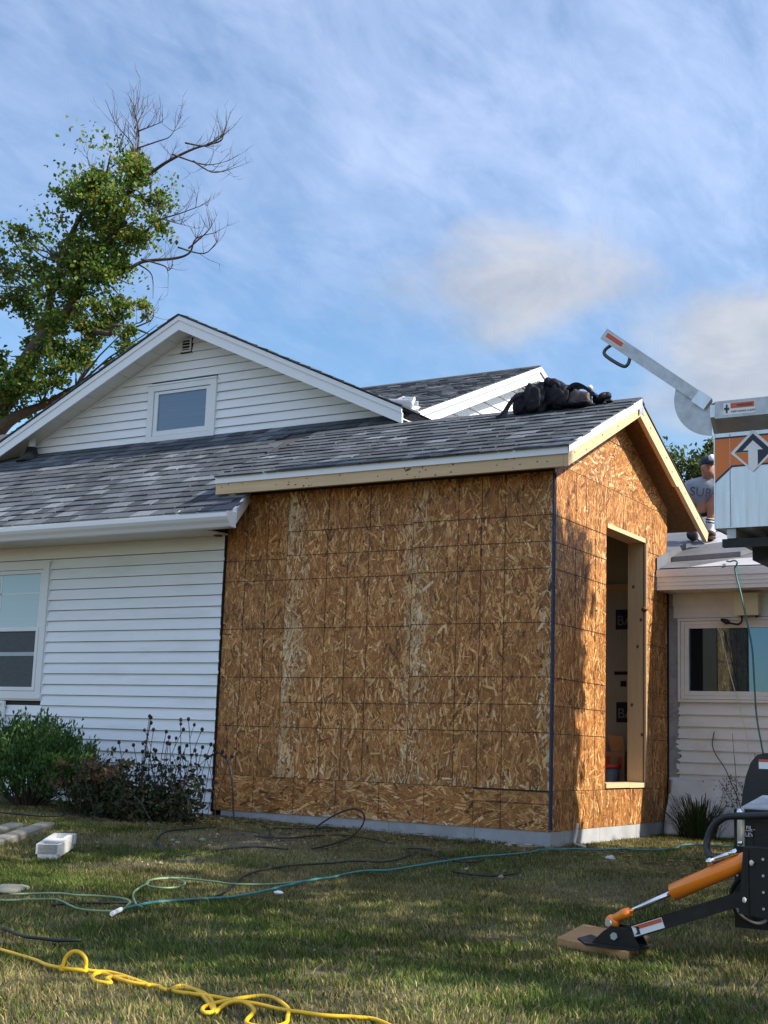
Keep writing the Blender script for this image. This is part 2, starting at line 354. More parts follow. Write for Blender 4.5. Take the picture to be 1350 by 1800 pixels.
# ---------------------------------------------------------------- ground
def build_ground():
    xs = np.unique(np.concatenate([np.linspace(-120, -8, 12), np.linspace(-8, 5, 90), np.linspace(5, 120, 12)]))
    ys = np.unique(np.concatenate([np.linspace(-60, -8, 8), np.linspace(-8, 3, 80), np.linspace(3, 260, 14)]))
    X, Y = np.meshgrid(xs, ys); Z = ground_np(X, Y)
    Z = Z + 0.010*np.sin(X*2.3+Y*1.1)*np.cos(Y*2.9-X*.7)*((np.abs(X) < 8) & (Y < -0.6))
    n = len(xs); V = np.stack([X.ravel(), Y.ravel(), Z.ravel()], 1)
    i = np.arange((len(ys)-1)*(n-1)); r, c = i//(n-1), i % (n-1)
    F = np.stack([r*n+c, r*n+c+1, (r+1)*n+c+1, (r+1)*n+c], 1)
    o = np_mesh('ground', V, F, np.ones((len(V), 3)), M['soil'], kind='structure', smooth=True)
build_ground()

def vnoise(x, y, s, seed):
    """smooth value noise on arrays"""
    rs = np.random.default_rng(seed); T = rs.random((64, 64)); x = x*s+13.7*seed; y = y*s+5.1*seed
    xi, yi = np.floor(x).astype(int), np.floor(y).astype(int); fx, fy = x-xi, y-yi; fx = fx*fx*(3-2*fx); fy = fy*fy*(3-2*fy)
    g = lambda a, b: T[a % 64, b % 64]
    return (g(xi, yi)*(1-fx)+g(xi+1, yi)*fx)*(1-fy)+(g(xi, yi+1)*(1-fx)+g(xi+1, yi+1)*fx)*fy

def bare(x, y):
    """0..1 bareness of the lawn: strip by the foundation, trodden soil at the left, worn patches"""
    b = np.clip((y+0.75)/0.6, 0, 1)*np.where(x > 0.05, 0.62, 1)*np.where(x > -3.2, 1, np.clip((y+1.5)/0.6, 0, 1))
    def sp(cx, cy, rx, ry, ang):
        c, s = math.cos(ang), math.sin(ang); dx, dy = x-cx, y-cy; u = (dx*c+dy*s)/rx; v = (-dx*s+dy*c)/ry
        return np.clip(1.4-np.sqrt(u*u+v*v)*1.1, 0, 1)
    b = np.maximum(b, sp(-2.1, -1.45, 1.25, 0.55, 0.5)); b = np.maximum(b, sp(-1.6, -2.75, 0.26, 0.75, -0.55))
    b = np.maximum(b, np.where(x < -2.6, np.clip((y+1.6)/0.7, 0, 1), 0)); b = np.maximum(b, 0.55*sp(0.55, -1.1, 0.7, 0.6, 0.0)); b = np.maximum(b, 0.45*sp(1.15, -2.2, 0.5, 0.7, 0.3))
    b = np.maximum(b, 0.55*np.clip((y+2.1)/1.6, 0, 1))
    return np.clip(b + 1.0*(vnoise(x, y, 2.6, 3)-0.58)+0.5*(vnoise(x, y, 8, 4)-.5), 0, 1)

def build_grass():
    n = 1150000
    # rows nearest the house get fewer, wider-spaced blades
    x = RNG.uniform(-5.6, 4.6, n); y = RNG.uniform(-7.2, 2.4, n)
    keep = ((x < 4.08-0.19*(y+9.2)) & (x > 4.08-1.06*(y+9.2)-0.5)) | (RNG.random(n) < 0.22)      # sparser beside the camera's view
    keep &= ~((y > -0.02) & (x < 0.03)); keep &= ~((y > -0.08) & (x < -3))
    x, y = x[keep], y[keep]
    b = bare(x, y); keep = RNG.random(len(x)) > b*0.93
    x, y, b = x[keep], y[keep], b[keep]; n = len(x)
    dry = np.clip(1.3*vnoise(x, y, 1.4, 1)+0.7*vnoise(x, y, 4.2, 2)+0.35*vnoise(x, y, 11, 5)-0.70+0.66*b, 0, 1)
    dry = np.clip(dry*0.85 + 0.28*np.exp(-((x-1.0)**2/1.6+(y+2.0)**2/1.5)) - 0.25*np.exp(-((x+0.9)**2/0.9+(y+3.7)**2/0.6)), 0, 1)
    tuft = vnoise(x, y, 7, 7)*0.6+vnoise(x, y, 21, 9)*0.5
    h = RNG.uniform(0.014, 0.038, n)*(0.45+0.95*tuft)*(1-0.25*dry); wd = RNG.uniform(0.0026, 0.0052, n)
    z = ground_np(x, y)+0.010*np.sin(x*2.3+y*1.1)*np.cos(y*2.9-x*.7)*(y < -0.6)-0.003
    a = RNG.uniform(0, 2*np.pi, n); la = RNG.normal(0.8, 1.2, n)+vnoise(x, y, 3, 11)*5; lean = np.abs(RNG.normal(0.55, 0.35, n))*h
    flat = RNG.random(n) < 0.22*(0.4+dry); lean = np.where(flat, h*1.4, lean); hz = np.where(flat, h*0.35, h)
    dx, dy = np.cos(a)*wd/2, np.sin(a)*wd/2; lx, ly = np.cos(la)*lean, np.sin(la)*lean
    V = np.empty((n, 5, 3))
    V[:, 0] = np.stack([x-dx, y-dy, z], 1); V[:, 1] = np.stack([x+dx, y+dy, z], 1)
    V[:, 2] = np.stack([x+dx*.8+lx*.35, y+dy*.8+ly*.35, z+hz*.6], 1); V[:, 3] = np.stack([x-dx*.8+lx*.35, y-dy*.8+ly*.35, z+hz*.6], 1)
    V[:, 4] = np.stack([x+lx, y+ly, z+hz], 1)
    base = np.arange(n)[:, None]*5
    F = np.concatenate([base+np.array([[0, 1, 2]]), base+np.array([[0, 2, 3]]), base+np.array([[3, 2, 4]])], 1).reshape(-1, 3)
    g1 = np.array([0.052, 0.086, 0.016]); g2 = np.array([0.112, 0.152, 0.034]); st = np.array([0.34, 0.265, 0.115])
    t = RNG.random((n, 1)); c = g1*(1-t)+g2*t; s = (RNG.random((n, 1)) < (0.10+0.85*dry[:, None]))*RNG.uniform(0.45, 1, (n, 1))
    c = c*(1-s)+st*s; c *= RNG.uniform(0.5, 1.4, (n, 1))*(0.72+0.6*vnoise(x, y, 2.1, 15)[:, None])
    cols = np.repeat(c[:, None, :], 5, 1).reshape(-1, 3)
    o = np_mesh('lawn_grass', V.reshape(-1, 3), F, cols, M['grass'], kind='stuff')
    tag(o, 'short patchy lawn grass, green with dry straw coloured areas', 'grass')
build_grass()

def build_debris():
    n = 2600
    x = RNG.uniform(-4.6, 2.2, n); y = RNG.uniform(-5.5, -0.02, n); b = bare(x, y); k = RNG.random(n) < b*b*0.95+0.02
    x, y = x[k], y[k]; n = len(x); r = RNG.uniform(0.003, 0.012, n)*np.where(RNG.random(n) < 0.06, 1.8, 1)
    oc = np.array([(1, 0, 0), (-1, 0, 0), (0, 1, 0), (0, -1, 0), (0, 0, 1), (0, 0, -1)], float)
    V = oc[None]*r[:, None, None]*RNG.uniform(0.6, 1.3, (n, 6, 1)); V[:, :, 2] *= 0.6
    V += np.stack([x, y, ground_np(x, y)+r*.3], 1)[:, None]
    f = np.array([(0, 2, 4), (2, 1, 4), (1, 3, 4), (3, 0, 4), (2, 0, 5), (1, 2, 5), (3, 1, 5), (0, 3, 5)])
    F = (np.arange(n)[:, None, None]*6+f[None]).reshape(-1, 3)
    c = RNG.uniform(0.35, 1.5, (n, 1))*np.array([[1, 0.92, 0.8]])
    o = np_mesh('gravel', V.reshape(-1, 3), F, np.repeat(c, 6, 0), M['pebble'], kind='stuff'); tag(o, 'loose gravel and chips on the bare soil by the walls', 'gravel')
    # wood chips and dead leaves by the foundation
    n = 1700; x = RNG.uniform(-4.5, 1.6, n); y = -RNG.gamma(1.6, 0.35, n)-0.03; a = RNG.uniform(0, 6.28, n); l = RNG.uniform(0.008, 0.035, n); ww = l*RNG.uniform(0.2, 0.6, n)
    z = ground_np(x, y)+RNG.uniform(0.006, 0.02, n)
    ca, sa = np.cos(a), np.sin(a); V = np.empty((n, 4, 3))
    for i, (p, q) in enumerate(((-1, -1), (1, -1), (1, 1), (-1, 1))):
        V[:, i] = np.stack([x+ca*l*p-sa*ww*q, y+sa*l*p+ca*ww*q, z+RNG.uniform(-.004, .006, n)], 1)
    pal = np.array([(0.26, 0.16, 0.08), (0.15, 0.09, 0.05), (0.36, 0.27, 0.15), (0.10, 0.07, 0.045)]); c = pal[RNG.integers(0, 4, n)]
    o = np_mesh('wood_chips', V.reshape(-1, 3), np.arange(n*4).reshape(-1, 4), np.repeat(c, 4, 0), M['leaf'], kind='stuff'); tag(o, 'brown wood chips and dead leaves strewn along the foundation', 'litter')
build_debris()

# ---------------------------------------------------------------- shingled roofs
SHADES = [(0.057, 0.066, 0.078), (0.074, 0.085, 0.099), (0.098, 0.111, 0.129), (0.131, 0.148, 0.167), (0.048, 0.055, 0.064), (0.083, 0.092, 0.102), (0.168, 0.188, 0.208)]
def shingle_roof(parent, origin, along, upslope, length, rise, weights, exposure=0.143, single=300, near=None, clip=None, tabw=(0.10, 0.24)):
    """courses of tabs on a plane; the `single` nearest to `near` are parts of their own, the rest one part"""
    O, A, U = Vector(origin), Vector(along).normalized(), Vector(upslope).normalized(); Nn = A.cross(U)
    if Nn.z < 0: Nn = -Nn
    tabs = []
    for r in range(int(rise/exposure)+1):
        d0 = r*exposure-0.012; d1 = min(d0+exposure*1.30, rise); s = random.uniform(-0.3, 0)
        if d1-d0 < 0.03: continue
        while s < length:
            ww = random.choice((0.14, 0.19, 0.24, 0.30, 0.36)) if tabw is None else random.uniform(*tabw)
            a, b = max(0, s), min(length, s+ww)
            if b-a > 0.02 and (clip is None or clip(O+A*(a+b)/2+U*d0)): tabs.append((a, b, d0, d1, random.random()))
            s += ww
    cen = lambda t: O+A*(t[0]+t[1])/2+U*(t[2]+t[3])/2
    if near is not None: tabs.sort(key=lambda t: (cen(t)-Vector(near)).length)
    cache = {}; rest = MB()
    R3 = Matrix((A, U, Nn)).transposed()
    for i, t in enumerate(tabs):
        h = 0.016 if t[4] > 0.5 else 0.011
        col = random.choices(SHADES, weights)[0]; k = random.uniform(0.85, 1.15); col = tuple(c*k for c in col)
        if i < single:
            key = (round((t[1]-t[0])/0.04), h)
            if key not in cache:
                wd = key[0]*0.04-0.004; me = bpy.data.meshes.new('shingle'); wd = max(wd, 0.02)
                l = t[3]-t[2]
                V = [(-wd/2, -l/2, -0.001), (wd/2, -l/2, -0.001), (wd/2, l/2, -0.003), (-wd/2, l/2, -0.003), (-wd/2, -l/2, h), (wd/2, -l/2, h), (wd/2, l/2, 0.0012), (-wd/2, l/2, 0.0012)]
                me.from_pydata(V, [], [(3, 2, 1, 0), (4, 5, 6, 7), (0, 1, 5, 4), (1, 2, 6, 5), (2, 3, 7, 6), (3, 0, 4, 7)]); me.materials.append(M['shingle'])
                at = me.attributes.new('col', 'FLOAT_COLOR', 'CORNER'); at.data.foreach_set('color', np.ones(len(me.loops)*4))
                cache[key] = me
            o = bpy.data.objects.new('shingle', cache[key]); place(o, cen(t), parent); o.rotation_euler = R3.to_euler(); o.color = (*col, 1)
        else:
            P = lambda s_, d, n_: O+A*s_+U*d+Nn*n_
            a, b = t[0]+0.002, t[1]-0.002
            v = [P(a, t[2], -.001), P(b, t[2], -.001), P(b, t[3], -.003), P(a, t[3], -.003), P(a, t[2], h), P(b, t[2], h), P(b, t[3], .0012), P(a, t[3], .0012)]
            rest.mesh(v, [(4, 5, 6, 7), (0, 1, 5, 4), (1, 2, 6, 5), (3, 0, 4, 7)], col)
    if rest.v: rest.build('shingle_field', M['shingle'], parent, kind='stuff')

# ---------------------------------------------------------------- OSB panels
def clip_poly(P, poly):
    """clip convex 2-D polygon P (with uv tuples appended) by the convex CCW polygon"""
    for i in range(len(poly)):
        ax, ay = poly[i]; bx, by = poly[(i+1) % len(poly)]; out = []
        f = lambda p: (bx-ax)*(p[1]-ay)-(by-ay)*(p[0]-ax)
        for j in range(len(P)):
            p, q = P[j], P[(j+1) % len(P)]; fp, fq = f(p), f(q)
            if fp >= 0: out.append(p)
            if fp*fq < 0:
                t = fp/(fp-fq); out.append(tuple(p[k]+(q[k]-p[k])*t for k in range(4)))
        P = out
        if len(P) < 3: return []
    return P
PAL = [(0.495, 0.221, 0.066), (0.399, 0.165, 0.045), (0.592, 0.294, 0.098), (0.253, 0.095, 0.027), (0.689, 0.384, 0.154), (0.453, 0.195, 0.06), (0.334, 0.133, 0.037), (0.133, 0.052, 0.018), (0.754, 0.468, 0.219)]
PW = [5, 5, 4, 4.2, 3.2, 5, 4.4, 2.0, 1.9]
def osb_panel(parent, to3, nrm, poly, angle0, lines_s, lines_t, light=None, dens=1.0, lift=0.0, bright=1.0):
    """poly: convex CCW outline in (s,t); to3(s,t,h): point h in front of the wall plane"""
    th = 0.011
    p = MB(); n = len(poly)
    v = [to3(s, t, lift) for s, t in poly]+[to3(s, t, lift-th) for s, t in poly]
    p.mesh(v, [tuple(range(n)), tuple(range(n, 2*n))[::-1]]+[(i, n+i, n+(i+1) % n, (i+1) % n) for i in range(n)])
    panel = p.build('osb_panel', M['osb_base'], parent)
    s0, s1 = min(q[0] for q in poly), max(q[0] for q in poly); t0, t1 = min(q[1] for q in poly), max(q[1] for q in poly)
    area = (s1-s0)*(t1-t0); st = MB()
    for big in (1, 0):
        cnt = int(area*(1250 if big else 2600)*dens)
        for _ in range(cnt):
            cx, cy = random.uniform(s0, s1), random.uniform(t0, t1)
            L_, W_ = (random.uniform(0.04, 0.13), random.uniform(0.006, 0.023)) if big else (random.uniform(0.015, 0.06), random.uniform(0.002, 0.008))
            if big and random.random() < 0.05: W_ *= 1.9
            an = angle0+random.gauss(0, 0.42) if random.random() < 0.72 else random.uniform(0, math.pi)
            c_, s_ = math.cos(an), math.sin(an); sk = random.uniform(-0.4, 0.4)*W_; sk2 = random.uniform(-0.4, 0.4)*W_; tp = random.uniform(0.55, 1)
            loc = [(-L_/2+sk, -W_/2), (L_/2+sk2, -W_/2*tp), (L_/2-sk2, W_/2*tp), (-L_/2-sk, W_/2)]
            uo = random.random()*50
            P = [(cx+a*c_-b*s_, cy+a*s_+b*c_, a+uo, b+uo) for a, b in loc]
            P = clip_poly(P, poly)
            if not P: continue
            col = random.choices(PAL, PW)[0]; k = random.uniform(0.8, 1.18)*bright
            if light is not None:
                q = light(cx, cy)
                if q > 0 and random.random() < q: col = random.choice(((0.60, 0.42, 0.23), (0.72, 0.54, 0.33), (0.48, 0.30, 0.14)))
            h = lift+0.0004+random.random()*0.0012; ga, gb = random.gauss(0, 0.006), random.gauss(0, 0.010)
            pts = [to3(q[0], q[1], max(lift+0.0003, h+(q[0]-cx)*ga+(q[1]-cy)*gb)) for q in P]
            st.poly(pts, tuple(c*k for c in col), [(q[2], q[3]) for q in P])
    st.build('wood_strands', M['strand'], panel, kind='stuff')
    ln = MB(); hw = 0.0020
    for s in lines_s:
        q = clip_poly([(s-hw, t0, 0, 0), (s+hw, t0, 0, 0), (s+hw, t1, 0, 0), (s-hw, t1, 0, 0)], poly)
        if q: ln.prism([to3(a[0], a[1], lift+0.0032) for a in q], Vector(nrm)*0.0006)
    for t in lines_t:
        q = clip_poly([(s0, t-hw, 0, 0), (s1, t-hw, 0, 0), (s1, t+hw, 0, 0), (s0, t+hw, 0, 0)], poly)
        if q: ln.prism([to3(a[0], a[1], lift+0.0042) for a in q], Vector(nrm)*0.0006)
    if ln.v: ln.build('printed_lines', M['ink'], panel, kind='stuff')
    nl = MB(); rs = random.Random(int(s0*97+t0*31)); rim = [(s, 'v') for s in list(lines_s)+[s0+.012, s1-.012]]
    for s, _ in rim:
        t = t0+.02
        while t < t1:
            q = [(s+rs.uniform(-.006, .006), t)]
            if clip_poly([(q[0][0]-.004, t-.004, 0, 0), (q[0][0]+.004, t-.004, 0, 0), (q[0][0]+.004, t+.004, 0, 0), (q[0][0]-.004, t+.004, 0, 0)], poly):
                c = [to3(q[0][0]+.0042*math.cos(a), t+.0042*math.sin(a), lift+.0036) for a in (0, 1.05, 2.1, 3.14, 4.19, 5.24)]; nl.prism(c, Vector(nrm)*0.0006)
            t += rs.uniform(.13, .21)
    if nl.v: nl.build('nail_heads', M['ink'], panel, kind='stuff')
    return panel

# ---------------------------------------------------------------- extension
I = 0.0254
ext = thing('house_extension', 'unfinished house extension sheathed in brown OSB boards under a grey shingled gable roof', 'house extension', (-1.5, 1.2, 0.1))
PB = 0.50                                                  # bottom of the full sheets
F3 = lambda s, t, h: (s, -h, t)                            # front wall, plane y=0
R3 = lambda s, t, h: (h, s, t)                             # right wall, plane x=0
NF, NR = (0, -1, 0), (1, 0, 0)
HL = [PB+k*I for k in (16, 24, 32, 48, 64, 72, 80)]
def rect(a, b, c, d): return [(a, c), (b, c), (b, d), (a, d)]
def build_walls():
    g = 0.0018; top = 2.875
    def edge(x0, wdt, amt): return lambda s, t: amt*max(0, 1-(s-x0)/wdt) if s >= x0 else 0
    osb_panel(ext, F3, NF, rect(-3.075, -2.438-g, PB+g, top), math.pi/2, [-2.438-8*I, -2.438-16*I-.02], [PB+k*I for k in (16, 32, 48, 64, 71)], dens=1.0, bright=0.92)
    osb_panel(ext, F3, NF, rect(-2.438+g, -1.219-g, PB+g, top), math.pi/2, [-2.438+k*I for k in (16, 24, 32)], HL, light=lambda s, t: max(edge(-2.438, 0.26, 0.95)(s, t)*(0.8+0.3*math.sin(t*5.3)), 0.55*max(0, 1-(-1.219-s)/0.09), 0.30*max(0, 1-(t-PB)/0.12)))
    osb_panel(ext, F3, NF, rect(-1.219+g, -g, PB+g, top), math.pi/2, [-1.219+k*I for k in (16, 24, 32)], [h+0.012 for h in HL], light=lambda s, t: max(edge(-1.219, 0.24, 0.75)(s, t)*(0.8+0.4*math.sin(t*4+1)), 0.45*max(0, 1-(-s)/0.14), 0.35*max(0, 1-(t-PB)/0.10)))
    osb_panel(ext, F3, NF, rect(-3.075, -0.633-g, 0.21, PB-g), 0.0, [-2.67, -2.266, -1.86, -1.457, -1.055], [], light=lambda s, t: 0.35*max(0, 1-(t-0.21)/0.06), lift=0.0008)
    osb_panel(ext, F3, NF, rect(-0.633+g, -g, 0.21, PB-g-.01), 0.0, [-0.405], [0.404], bright=0.95)
    osb_panel(ext, R3, NR, rect(0.002, 1.04, PB+g, 2.938-g), math.pi/2, [0.406, 0.61, 0.81], [h+0.006 for h in HL])
    osb_panel(ext, R3, NR, rect(1.04+g, 1.925-g, 2.64, 2.938-g), math.pi/2, [1.42], [])
    osb_panel(ext, R3, NR, rect(1.925, 2.51, PB+g, 2.938-g), math.pi/2, [2.13], [h+0.004 for h in HL])
    osb_panel(ext, R3, NR, rect(0.002, 2.51, 0.213, PB-g), math.pi/2, [0.40, 0.80, 1.21, 1.59, 1.94, 2.29], [], bright=0.9)
    # gable triangle in two sheets
    zr = lambda y: 3.0+0.48*(1.26-abs(y-1.26))
    osb_panel(ext, R3, NR, [(0.002, 2.938+g), (1.219-g, 2.938+g), (1.219-g, zr(1.217)), (0.002, zr(0.002))], 0.3, [], [2.938+16*I], light=lambda s, t: 0.12)
    osb_panel(ext, R3, NR, [(1.219+g, 2.938+g), (2.51, 2.938+g), (2.51, zr(2.51)), (1.26, zr(1.26)), (1.219+g, zr(1.2208))], 0.3, [1.63], [2.938+16*I], light=lambda s, t: 0.08)
    b = MB(); b.box(-0.012, 0.004, -0.0125, -0.0035, 0.225, 2.86); b.box(0.0055, 0.0125, -0.004, 0.004, 0.225, 2.86)
    b.build('corner_tape', M['blue'], ext)
    b = MB()                                              # stud frame and inner faces that close the box
    b.box(-3.07, -0.012, 0.012, 0.10, 0.2, 2.9); b.box(-0.10, -0.012, 0.101, 1.03, 0.2, 2.9); b.box(-0.10, -0.012, 1.966, 2.50, 0.2, 2.9); b.box(-0.10, -0.012, 1.0, 2.0, 0.2, PB-0.02); b.box(-0.10, -0.012, 1.03, 1.966, 2.72, 2.9)
    b.build('stud_frame', M['core'], ext)
    # rough opening: jambs, header, sill
    j = MB(); j.box(-0.150, 0.013, 1.925, 1.962, 0.552, 2.60); j.build('door_jamb', M['pine_v'], ext)
    j = MB(); j.box(-0.150, -0.012, 1.003, 1.040, 0.552, 2.60); j.build('door_jamb', M['pine_v'], ext)
    j = MB(); j.box(-0.150, 0.012, 1.042, 1.924, 2.602, 2.638); j.build('header', M['pine'], ext)
    j = MB(); j.box(-0.150, 0.013, 1.042, 1.55, 0.512, 0.550); j.build('sill_plate', M['pine'], ext)
    j = MB(); j.box(-0.150, 0.013, 1.553, 1.924, 0.510, 0.549); j.build('sill_plate', M['pine'], ext)
    j = MB(); j.box(0.0135, 0.017, 1.928, 1.936, 0.50, 2.64); j.build('jamb_tape', M['blue'], ext)
    # dark knots of the stud
    kb = MB()
    for z, x in ((1.93, -0.03), (2.22, -0.10), (1.70, -0.06), (1.2, -0.11), (0.95, -0.02)): kb.blob((x, 1.9248, z), (0.012, 0.0012, 0.016), 10, 6)
    kb.blob((0.006, 1.92, 2.02), (0.03, 0.02, 0.02), 10, 6, wob=.1); kb.build('knots', M['knot'], ext, kind='stuff')
    # foundation: courses of poured / block stem wall
    xs = [-3.0, -1.98, -1.36, -0.62, 0.0]
    for a, c in zip(xs[:-1], xs[1:]):
        b = MB(); b.box(a+0.002, c-0.002, 0.004, 0.2, -0.2, 0.209); b.build('foundation_block', M['concrete'], ext)
    for a, c in ((0.2, 0.95), (0.95, 1.75), (1.75, 2.5)):
        b = MB(); b.box(-0.2, -0.003, a+0.002, c-0.002, -0.2, 0.212); b.build('foundation_block', M['concrete'], ext)
    b = MB(); b.box(-2.9, -0.21, 0.21, 2.5, 0.30, 0.42); b.build('subfloor', M['osb_edge'], ext)
    # far inner wall with printed house wrap
    b = MB(); b.box(-2.9, -0.11, 2.41, 2.49, 0.42, 2.9); wr = b.build('house_wrap', M['wrap'], ext)
    for (x, z) in ((-0.382, 1.985), (-0.372, 1.15)):
        b = MB(); b.box(x-0.066, x+0.075, 2.4045, 2.4075, z-0.09, z+0.09); b.build('print_panel', M['navy'], wr)
        text3('BA', (x-0.055, 2.403, z-0.05), 0.125, (math.pi/2, 0, 0), M['wrap_text'], wr)
    b = MB(); b.box(-0.46, -0.315, 2.4045, 2.4075, 1.485, 1.515); b.box(-0.40, -0.345, 2.4045, 2.4075, 1.38, 1.43); b.build('print_panel', M['navy'], wr)
    b = MB(); b.box(-2.9, -0.11, 2.39, 2.409, 2.25, 2.31); b.build('wall_plate', M['pine'], ext)
def text3(body, loc, size, rot, mt, parent, ext_=0.0008, name='lettering', align='LEFT'):
    cu = bpy.data.curves.new(name, 'FONT'); cu.body = body; cu.size = size; cu.extrude = ext_; cu.align_x = align
    t = bpy.data.objects.new('text_source', cu); me = bpy.data.meshes.new_from_object(t); bpy.data.objects.remove(t)
    me.name = name; me.materials.clear(); me.materials.append(mt)
    o = bpy.data.objects.new(name, me); place(o, loc, parent); o.rotation_euler = rot; o['kind'] = 'stuff'
    return o
M['wrap_text'] = mat('wrap_lettering', (0.22, 0.23, 0.22), 0.6, var=0.05)
build_walls()

def build_ext_roof():
    XL, XR, YE, ZE, YR, ZR = -3.05, 0.215, -0.245, 3.00, 1.265, 3.71     # eave and ridge of the new roof
    sl = (ZR-ZE)/(YR-YE)
    b = MB()                                                            # deck, front and back slopes (OSB)
    YB = 3.02; ZB = ZR-sl*(YB-YR)
    b.prism([(XL, YE, ZE-0.005), (XL, YR, ZR-0.005), (XL, YR, ZR-0.022), (XL, YE, ZE-0.022)], (XR-XL-0.04, 0, 0))
    b.prism([(XL, YR+.001, ZR-0.005), (XL, YB, ZB-0.005), (XL, YB, ZB-0.022), (XL, YR+.001, ZR-0.022)], (XR-XL-0.04, 0, 0))
    b.build('roof_deck', M['osb_edge'], ext)
    shingle_roof(ext, (XL, YE-0.012, ZE+0.003), (1, 0, 0), (0, YR-YE, ZR-ZE), XR-XL+0.006, math.hypot(YR-YE, ZR-ZE)+0.012, (4, 5, 3, 1.0, 2, 3, .3), single=300, near=(0.3, -0.2, 2.9))
    b = MB(); b.prism([(XL, YR-.09, ZR-sl*.09+.018), (XL, YR, ZR+0.022), (XL, YR+.09, ZR-sl*.09+.018), (XL, YR, ZR+0.006)], (XR-XL, 0, 0), (0.075, 0.078, 0.085)); b.build('ridge_cap', M['shingle'], ext)
    b = MB(); b.prism([(XL, YR+.02, ZR-sl*.02+.004), (XL, YB, ZB+0.004), (XL, YB, ZB-.002), (XL, YR+.02, ZR-sl*.02-.002)], (XR-XL, 0, 0), (0.07, 0.073, 0.08)); b.build('back_shingles', M['shingle'], ext)
    # front fascia and its white drip edge
    b = MB(); b.box(XL, 0.170, -0.236, -0.198, 2.852, 2.952); fa = b.build('front_fascia', M['pine'], ext)
    k = MB(); rs = random.Random(3)
    for _ in range(34):
        x = rs.uniform(XL, 0.15); k.blob((x, -0.2362, rs.uniform(2.86, 2.945)), (rs.uniform(.003, .012), .0009, rs.uniform(.003, .007)), 8, 5, wob=.1)
    k.blob((-1.15, -0.2362, 2.925), (0.03, 0.0009, 0.010), 8, 5, tilt=-.3); k.build('knots', M['knot'], fa, kind='stuff')
    b = MB(); b.box(XL, 0.216, -0.249, -0.2365, 2.945, 3.003); b.build('drip_edge', M['alum_white'], ext)
    # rakes: left board with white edge, right board with a stepped tail
    xo = 0.172; d = 0.038
    zb = lambda y: 2.852+0.478*(y+0.236)
    b = MB(); b.prism([(xo, -0.236, zb(-.236)), (xo, 1.262, zb(1.262)), (xo, 1.262, zb(1.262)+0.118), (xo, -0.236, zb(-.236)+0.108)], (d, 0, 0)); rk = b.build('rake_board', M['pine'], ext)
    k = MB()
    for y, dz in ((-0.12, 0.07), (0.1, .03), (0.42, .06), (0.75, 0.045), (0.95, 0.09)): k.blob((xo+d+.0003, y, zb(y)+dz), (.0009, .012, .007), 8, 5)
    k.build('knots', M['knot'], rk, kind='stuff')
    b = MB(); b.prism([(xo+d+.001, -0.249, 2.95), (xo+d+.001, 1.27, ZR-0.062), (xo+d+.001, 1.27, ZR+0.008), (xo+d+.001, -0.249, 3.010)], (0.010, 0, 0)); b.build('drip_edge', M['alum_white'], ext)
    zt = zb(1.262)+0.118
    zr_ = lambda y: zt-0.462*(y-1.266)
    b = MB(); b.prism([(xo, 1.266, zt), (xo, 3.07, zr_(3.07)), (xo, 3.03, zr_(3.03)-0.112), (xo, 2.22, zr_(2.22)-0.105), (xo, 2.17, zr_(2.17)-0.132), (xo, 1.266, zt-0.125)], (d, 0, 0)); rk = b.build('rake_board', M['pine'], ext)
    k = MB()
    for y, dz in ((1.5, -.06), (1.9, -.05), (2.05, -0.08), (2.4, -0.05), (2.75, -0.06)): k.blob((xo+d+.0003, y, zr_(y)+dz), (.0009, .014, .008), 8, 5)
    k.build('knots', M['knot'], rk, kind='stuff')
    b = MB(); b.prism([(xo+d+.0118, 1.20, ZR-.095), (xo+d+.0118, 1.262, ZR-0.07), (xo+d+.0118, 1.262, zt-.09), (xo+d+.0118, 1.20, zt-.125)], (0.002, 0, 0)); b.prism([(xo+d+.001, 1.268, zt-.002), (xo+d+.001, 1.33, zt-.03), (xo+d+.001, 1.33, zt-.10), (xo+d+.001, 1.268, zt-.085)], (0.003, 0, 0)); b.build('nail_plate', M['galv'], ext)
    # rafter tails and lookouts below the overhang, and a scrap block at the left end
    b = MB(); b.box(-2.93, -2.86, -0.20, -0.10, 2.795, 2.85); b.build('rafter_tail', M['trim'], ext)
    b = MB(); b.box(XL+.02, 0.165, -0.196, -0.013, 2.905, 2.935); b.build('eave_blocking', M['osb_edge'], ext)
build_ext_roof()

